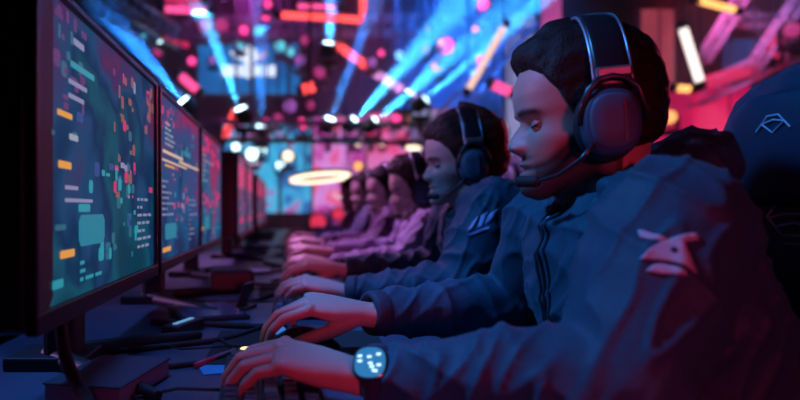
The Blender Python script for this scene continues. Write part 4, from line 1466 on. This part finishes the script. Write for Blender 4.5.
def jmat(name, col, rough=0.62, sheen=0.08):
    m = mat(name, col, rough, var=0.2, scale=220, spec=0.35, bump=0.25)
    b = m.node_tree.nodes['Principled BSDF']
    b.inputs['Sheen Weight'].default_value = sheen
    b.inputs['Sheen Roughness'].default_value = 0.4
    return m


J1 = jmat('navy_teal_jacket', (0.020, 0.072, 0.115))
J1c = jmat('navy_jacket_ribbing', (0.03, 0.04, 0.07))
J2 = jmat('dark_navy_jacket', (0.024, 0.058, 0.10))
J3 = jmat('lilac_jacket', (0.36, 0.27, 0.46))
J4 = jmat('plum_hoodie', (0.12, 0.05, 0.12))
J5 = jmat('dark_blue_hoodie', (0.06, 0.06, 0.12))
J6 = jmat('rose_shirt', (0.40, 0.20, 0.34))
DARK = (0.018, 0.011, 0.010)
BROWN = (0.05, 0.025, 0.018)
cfgs = [
    dict(yaw=12, pitch=3, beard=0.90, hair_col=DARK, hair_name='black_brown', quiff=0.007, top=0.016, side=0.006, back=0.004, jacket=J1, cuff=J1c, hood=True, zip=True, rhand_off=(0.028, 0, 0), jvox=0.0042, fold=0.008,
         skin=(0.56, 0.30, 0.25), label='nearest player, bearded man with dark quiff in navy jacket, hands on keyboard and mouse'),
    dict(yaw=4, pitch=4, hair_col=BROWN, hair_name='dark_brown', top=0.020, side=0.012, back=0.016, lump=0.006, jacket=J2, cuff=J1c, hood=False, zip=True, head_off=(-0.012, 0, -0.016), jaw=0.92, nose=0.95, fold=0.010,
         hairline=[.172, .170, .160, .140, .108, .085, .072, .048, .030], skin=(0.66, 0.40, 0.36), label='second player from the camera, clean-shaven young man in dark navy jacket, leaning in'),
    dict(yaw=0, pitch=8, hair_col=BROWN, hair_name='brown', top=0.016, side=0.008, quiff=0.008, jacket=J3, cuff=J3, jaw=0.95, fold=0.009, skin=(0.64, 0.42, 0.36), label='third player from the camera, man in pale lilac jacket looking down at his screen'),
    dict(yaw=-12, pitch=4, hair_col=DARK, hair_name='black', top=0.014, side=0.008, jacket=J4, cuff=J4, fold=0.009, hood=True, skin=(0.64, 0.44, 0.40), label='fourth player from the camera, man in plum hoodie facing slightly to the camera'),
    dict(yaw=-16, pitch=4, hair_col=BROWN, hair_name='auburn', top=0.016, side=0.010, beard=0.4, jacket=J5, cuff=J5, fold=0.009, skin=(0.64, 0.42, 0.38), label='fifth player from the camera, bearded man in dark blue hoodie'),
    dict(yaw=-10, pitch=6, hair_col=BROWN, hair_name='chestnut', top=0.016, side=0.010, jacket=J6, cuff=J6, fold=0.009, skin=(0.64, 0.42, 0.38), label='sixth and farthest player, in a rose shirt at the table end'),
]
VOX = [0.0021, 0.003, 0.004, 0.0045, 0.005, 0.006]
DZ = [0.0, 0.012, -0.055, -0.04, -0.03, -0.03]
players = []
for i, ((dx, y), cf) in enumerate(zip(SEATS, cfgs)):
    if i >= 2:
        cf.setdefault('jvox', 0.008)
    players.append(person(i, dx, y, DZ[i], VOX[i], cf))

# sleeve emblem of the nearest player
M_print = mat('pale_print', (0.46, 0.43, 0.50), 0.6)
p1 = players[0]
shapes = [
    [(-.026, .022), (-.0255, .0145), (-.0205, .0125), (-.006, .0085), (-.003, .0125), (-.014, .0185), (-.0215, .0225)],
    [(-.0285, -.010), (-.020, .000), (-.008, .0085), (.004, .0135), (.018, .0185), (.0255, .019), (.0255, .012), (.019, .0105), (.012, .0085), (.0155, -.004), (.0195, -.0235), (.009, -.0165), (-.004, -.0125), (-.018, -.0105)],
    [(-.024, -.022), (-.017, -.0155), (-.010, -.0145), (.001, -.0175), (.009, -.0225), (.010, -.026), (-.012, -.0245)],
]
def surface_frame(bv, px, py):
    o = Vector((0, 0, CAM_Z))
    d = Vector(((px - 287) / F_PX, 1, (209 - py) / F_PX)).normalized()
    h = bv.ray_cast(o, d)
    n = Vector()
    for a in np.linspace(-0.018, 0.018, 5):
        for b in np.linspace(-0.018, 0.018, 5):
            q = bv.find_nearest(h[0] + Vector((a, 0, b)))
            n += q[1]
    n = (n.normalized() + Vector((-0.45, -0.9, 0.0)).normalized() * 0.7).normalized()
    ex = Vector((0, 0, 1)).cross(n).normalized()
    ey = n.cross(ex)
    return h[0] + n * 0.08, ex, ey, -n


org, ex_, ey_, ry_ = surface_frame(p1['bvh'], 671, 250)
decal(shapes, p1['bvh'], org, ex_, ey_, ry_, p1['jacket'], p1['base'], 'sleeve_emblem', M_print)
decal([[(.002 + .003 * math.cos(t), .0 + .003 * math.sin(t)) for t in np.linspace(0, 2 * PI, 10, endpoint=False)]], p1['bvh'], org, ex_, ey_, ry_, p1['jacket'], p1['base'], 'emblem_eye', J1c, 0.003)
# winged mark on the second player's sleeve
p2 = players[1]
sh2 = [[(-.030, -.020), (-.022, .000), (-.012, .012), (-.014, .000), (-.022, -.018)], [(-.012, -.012), (-.006, .012), (.008, .024), (.002, .008), (-.004, -.010)], [(.002, -.004), (.010, .018), (.026, .030), (.018, .012), (.010, -.002)], [(-.030, -.026), (.010, -.010), (.012, -.014), (-.026, -.030)]]
org, ex_, ey_, ry_ = surface_frame(p2['bvh'], 484, 222)
decal(sh2, p2['bvh'], org, ex_ * 1.1, ey_ * 1.1, ry_, p2['jacket'], p2['base'], 'sleeve_emblem', mat('lilac_print', (0.5, 0.42, 0.72), 0.6))


# ------------------------------------------------------------------ headsets
def make_headset():
    """in the head frame: +x forward, +y the wearer's left, origin on the chin"""
    r = empty('headset')
    wid = 0.046

    def arc(ry, rz_, z0, t0, t1, hw, th, x0=-0.012, lean=0.0):
        rings = []
        for t in np.linspace(t0, t1, 30):
            y, z = ry * math.sin(t), z0 + rz_ * math.cos(t)
            n = Vector((0, math.sin(t) / ry, math.cos(t) / rz_)).normalized()
            c = Vector((x0 + lean * (z - z0), y, z))
            ring = []
            for a in np.linspace(0, 2 * PI, 16, endpoint=False):
                ca, sa = math.cos(a), math.sin(a)
                ring.append(c + Vector((hw * math.copysign(abs(ca) ** 0.6, ca), 0, 0)) + n * th * math.copysign(abs(sa) ** 0.6, sa))
            rings.append(ring)
        return MB().loft(rings)
    hb_ = arc(0.101, 0.134, 0.119, -1.45, 1.45, 0.023, 0.006, -0.016).build('headband', M_black2, r, True)
    arc(0.094, 0.127, 0.118, -0.85, 0.85, 0.020, 0.007, -0.016).build('headband_cushion', M_pad, hb_, True)
    e = MB()
    for sx in (-1, 1):
        pts = []
        for t in np.linspace(-1.40, 1.40, 28):
            pts.append((-0.016 + sx * 0.0235, 0.103 * math.sin(t), 0.119 + 0.136 * math.cos(t)))
        e.tube(pts, 0.0022, 6)
    e.build('band_trim', mat('headset_trim', (0.45, 0.48, 0.55), 0.3, 0.6), hb_, True)
    for s in (-1, 1):
        MB().box((-0.016, s * 0.1045, 0.158), (0.044, 0.010, 0.014)).build('slider', mat('headset_slider', (0.30, 0.26, 0.28), 0.35, 0.5), r, bevel=0.003)
        c = Vector((-0.010, s * 0.079, 0.096))
        ax = Vector((0, s, 0))
        cup = MB()
        M_ = Matrix.Rotation(math.radians(0), 3, 'Y')

        def oval(d, k, kz=1.0):
            return [c + ax * d + Vector((0.0365 * k * math.copysign(abs(math.cos(a)) ** 0.8, math.cos(a)), 0, 0.043 * k * kz * math.copysign(abs(math.sin(a)) ** 0.8, math.sin(a)))) for a in np.linspace(0, 2 * PI, 40, endpoint=False)]
        cup.loft([oval(0.012, 0.9), oval(0.014, 1.0), oval(0.026, 1.0), oval(0.034, 0.93), oval(0.037, 0.86)])
        cp = cup.build('ear_cup', M_cup, r, True)
        pl = MB().loft([oval(0.0365, 0.82), oval(0.0395, 0.80), oval(0.0415, 0.72), oval(0.0418, 0.3)]).build('cup_plate', mat('cup_plate_metal', (0.07, 0.13, 0.20), 0.5, 0.0, spec=0.3), cp, True)
        MB().box(c + ax * 0.042 + Vector((-0.012, 0, 0)), (0.0025, 0.003, 0.052)).build('plate_groove', M_black, cp)
        pad = [c + ax * 0.002 + Vector((0.030 * math.cos(a), 0, 0.037 * math.sin(a))) for a in np.linspace(0, 2 * PI, 36, endpoint=False)]
        MB().tube(pad, 0.0125, 12, True).build('ear_pad', M_pad, cp, True)
        yk = MB()
        half = [(0.0, 0.1095, 0.152), (0.016, 0.1085, 0.149), (0.030, 0.112, 0.136), (0.040, 0.106, 0.110), (0.040, 0.102, 0.094)]
        yk.tube([(-0.012 - a, s * b, c_) for a, b, c_ in half[::-1]] + [(-0.012 + a, s * b, c_) for a, b, c_ in half[1:]], 0.0045, 8)
        yk.build('yoke', M_black2, r, True)
    bo = MB().tube([(0.012, 0.112, 0.072), (0.030, 0.110, 0.052), (0.056, 0.092, 0.034), (0.078, 0.070, 0.028), (0.088, 0.056, 0.028)], [0.0045, 0.003, 0.0025, 0.0025, 0.003], 8).build('microphone_boom', M_black2, r, True)
    MB().capsule((0.082, 0.064, 0.0275), (0.100, 0.046, 0.0295), 0.0078, 0.0078, 16).build('microphone', M_pad, bo, True)
    return r


hs0 = make_headset()
hlab = ['black over-ear headset with steel-blue cup worn by the nearest bearded player', 'dark headset with a microphone worn by the second player from the camera', 'black headset on the third player in the lilac jacket',
        'black headset on the fourth player in the plum hoodie', 'black headset on the fifth player in the dark blue hoodie', 'black headset on the farthest player in the rose shirt']
for i, p in enumerate(players):
    h = hs0 if i == 0 else copy_tree(hs0)
    h.matrix_world = p['H']
    tag(h, hlab[i], 'headset', 'headsets worn by the players')

# ------------------------------------------------------------------ watch on the nearest left wrist
wd = (p1['ell'] - p1['wrl']).normalized()
wc = p1['wrl'] + wd * 0.025
wt = empty('wristwatch', wc)
upv = Vector((0.10, -1.35, 1.0))
upv = (upv - wd * upv.dot(wd)).normalized()
sv = wd.cross(upv)
e = MB()
rings = []
for a in np.linspace(0, 2 * PI, 36, endpoint=False):
    n = upv * math.cos(a) * 0.027 + sv * math.sin(a) * 0.0315
    nn = n.normalized()
    rings.append([n + wd * 0.010 + nn * 0.000, n + wd * 0.010 + nn * 0.0032, n - wd * 0.010 + nn * 0.0032, n - wd * 0.010])
vs_ = [p for r_ in rings for p in r_]
fs = []
for i in range(36):
    i2 = (i + 1) % 36
    for j in range(4):
        fs.append((i * 4 + j, i * 4 + (j + 1) % 4, i2 * 4 + (j + 1) % 4, i2 * 4 + j))
e.add(vs_, fs)
e.build('strap', M_rubber, wt)


def wframe(d, k):
    return [upv * d + wd * 0.0205 * k * math.copysign(abs(math.cos(a)) ** 0.75, math.cos(a)) + sv * 0.021 * k * math.copysign(abs(math.sin(a)) ** 0.75, math.sin(a)) for a in np.linspace(0, 2 * PI, 32, endpoint=False)]


MB().loft([wframe(0.0285, 0.9), wframe(0.030, 1.0), wframe(0.036, 1.0), wframe(0.039, 0.93)]).build('case', mat('watch_case', (0.12, 0.12, 0.15), 0.25, 0.8), wt, True)
MB().loft([wframe(0.0388, 0.88), wframe(0.0398, 0.84)]).build('dial', glow('watch_dial', (0.03, 0.28, 0.65), 0.6), wt)
e = MB()
rr = random.Random(5)
for k in range(9):
    a, b = rr.uniform(-.012, .012), rr.uniform(-.012, .012)
    e.box(upv * 0.0402 + wd * a + sv * b, (0.005, 0.003, 0.0008), Matrix((wd, sv, upv)).transposed())
e.build('dial_marks', glow('watch_marks', (0.55, 0.9, 1.0), 1.4), wt)
tag(wt, 'smartwatch with glowing blue dial on the nearest player\'s left wrist', 'watch')
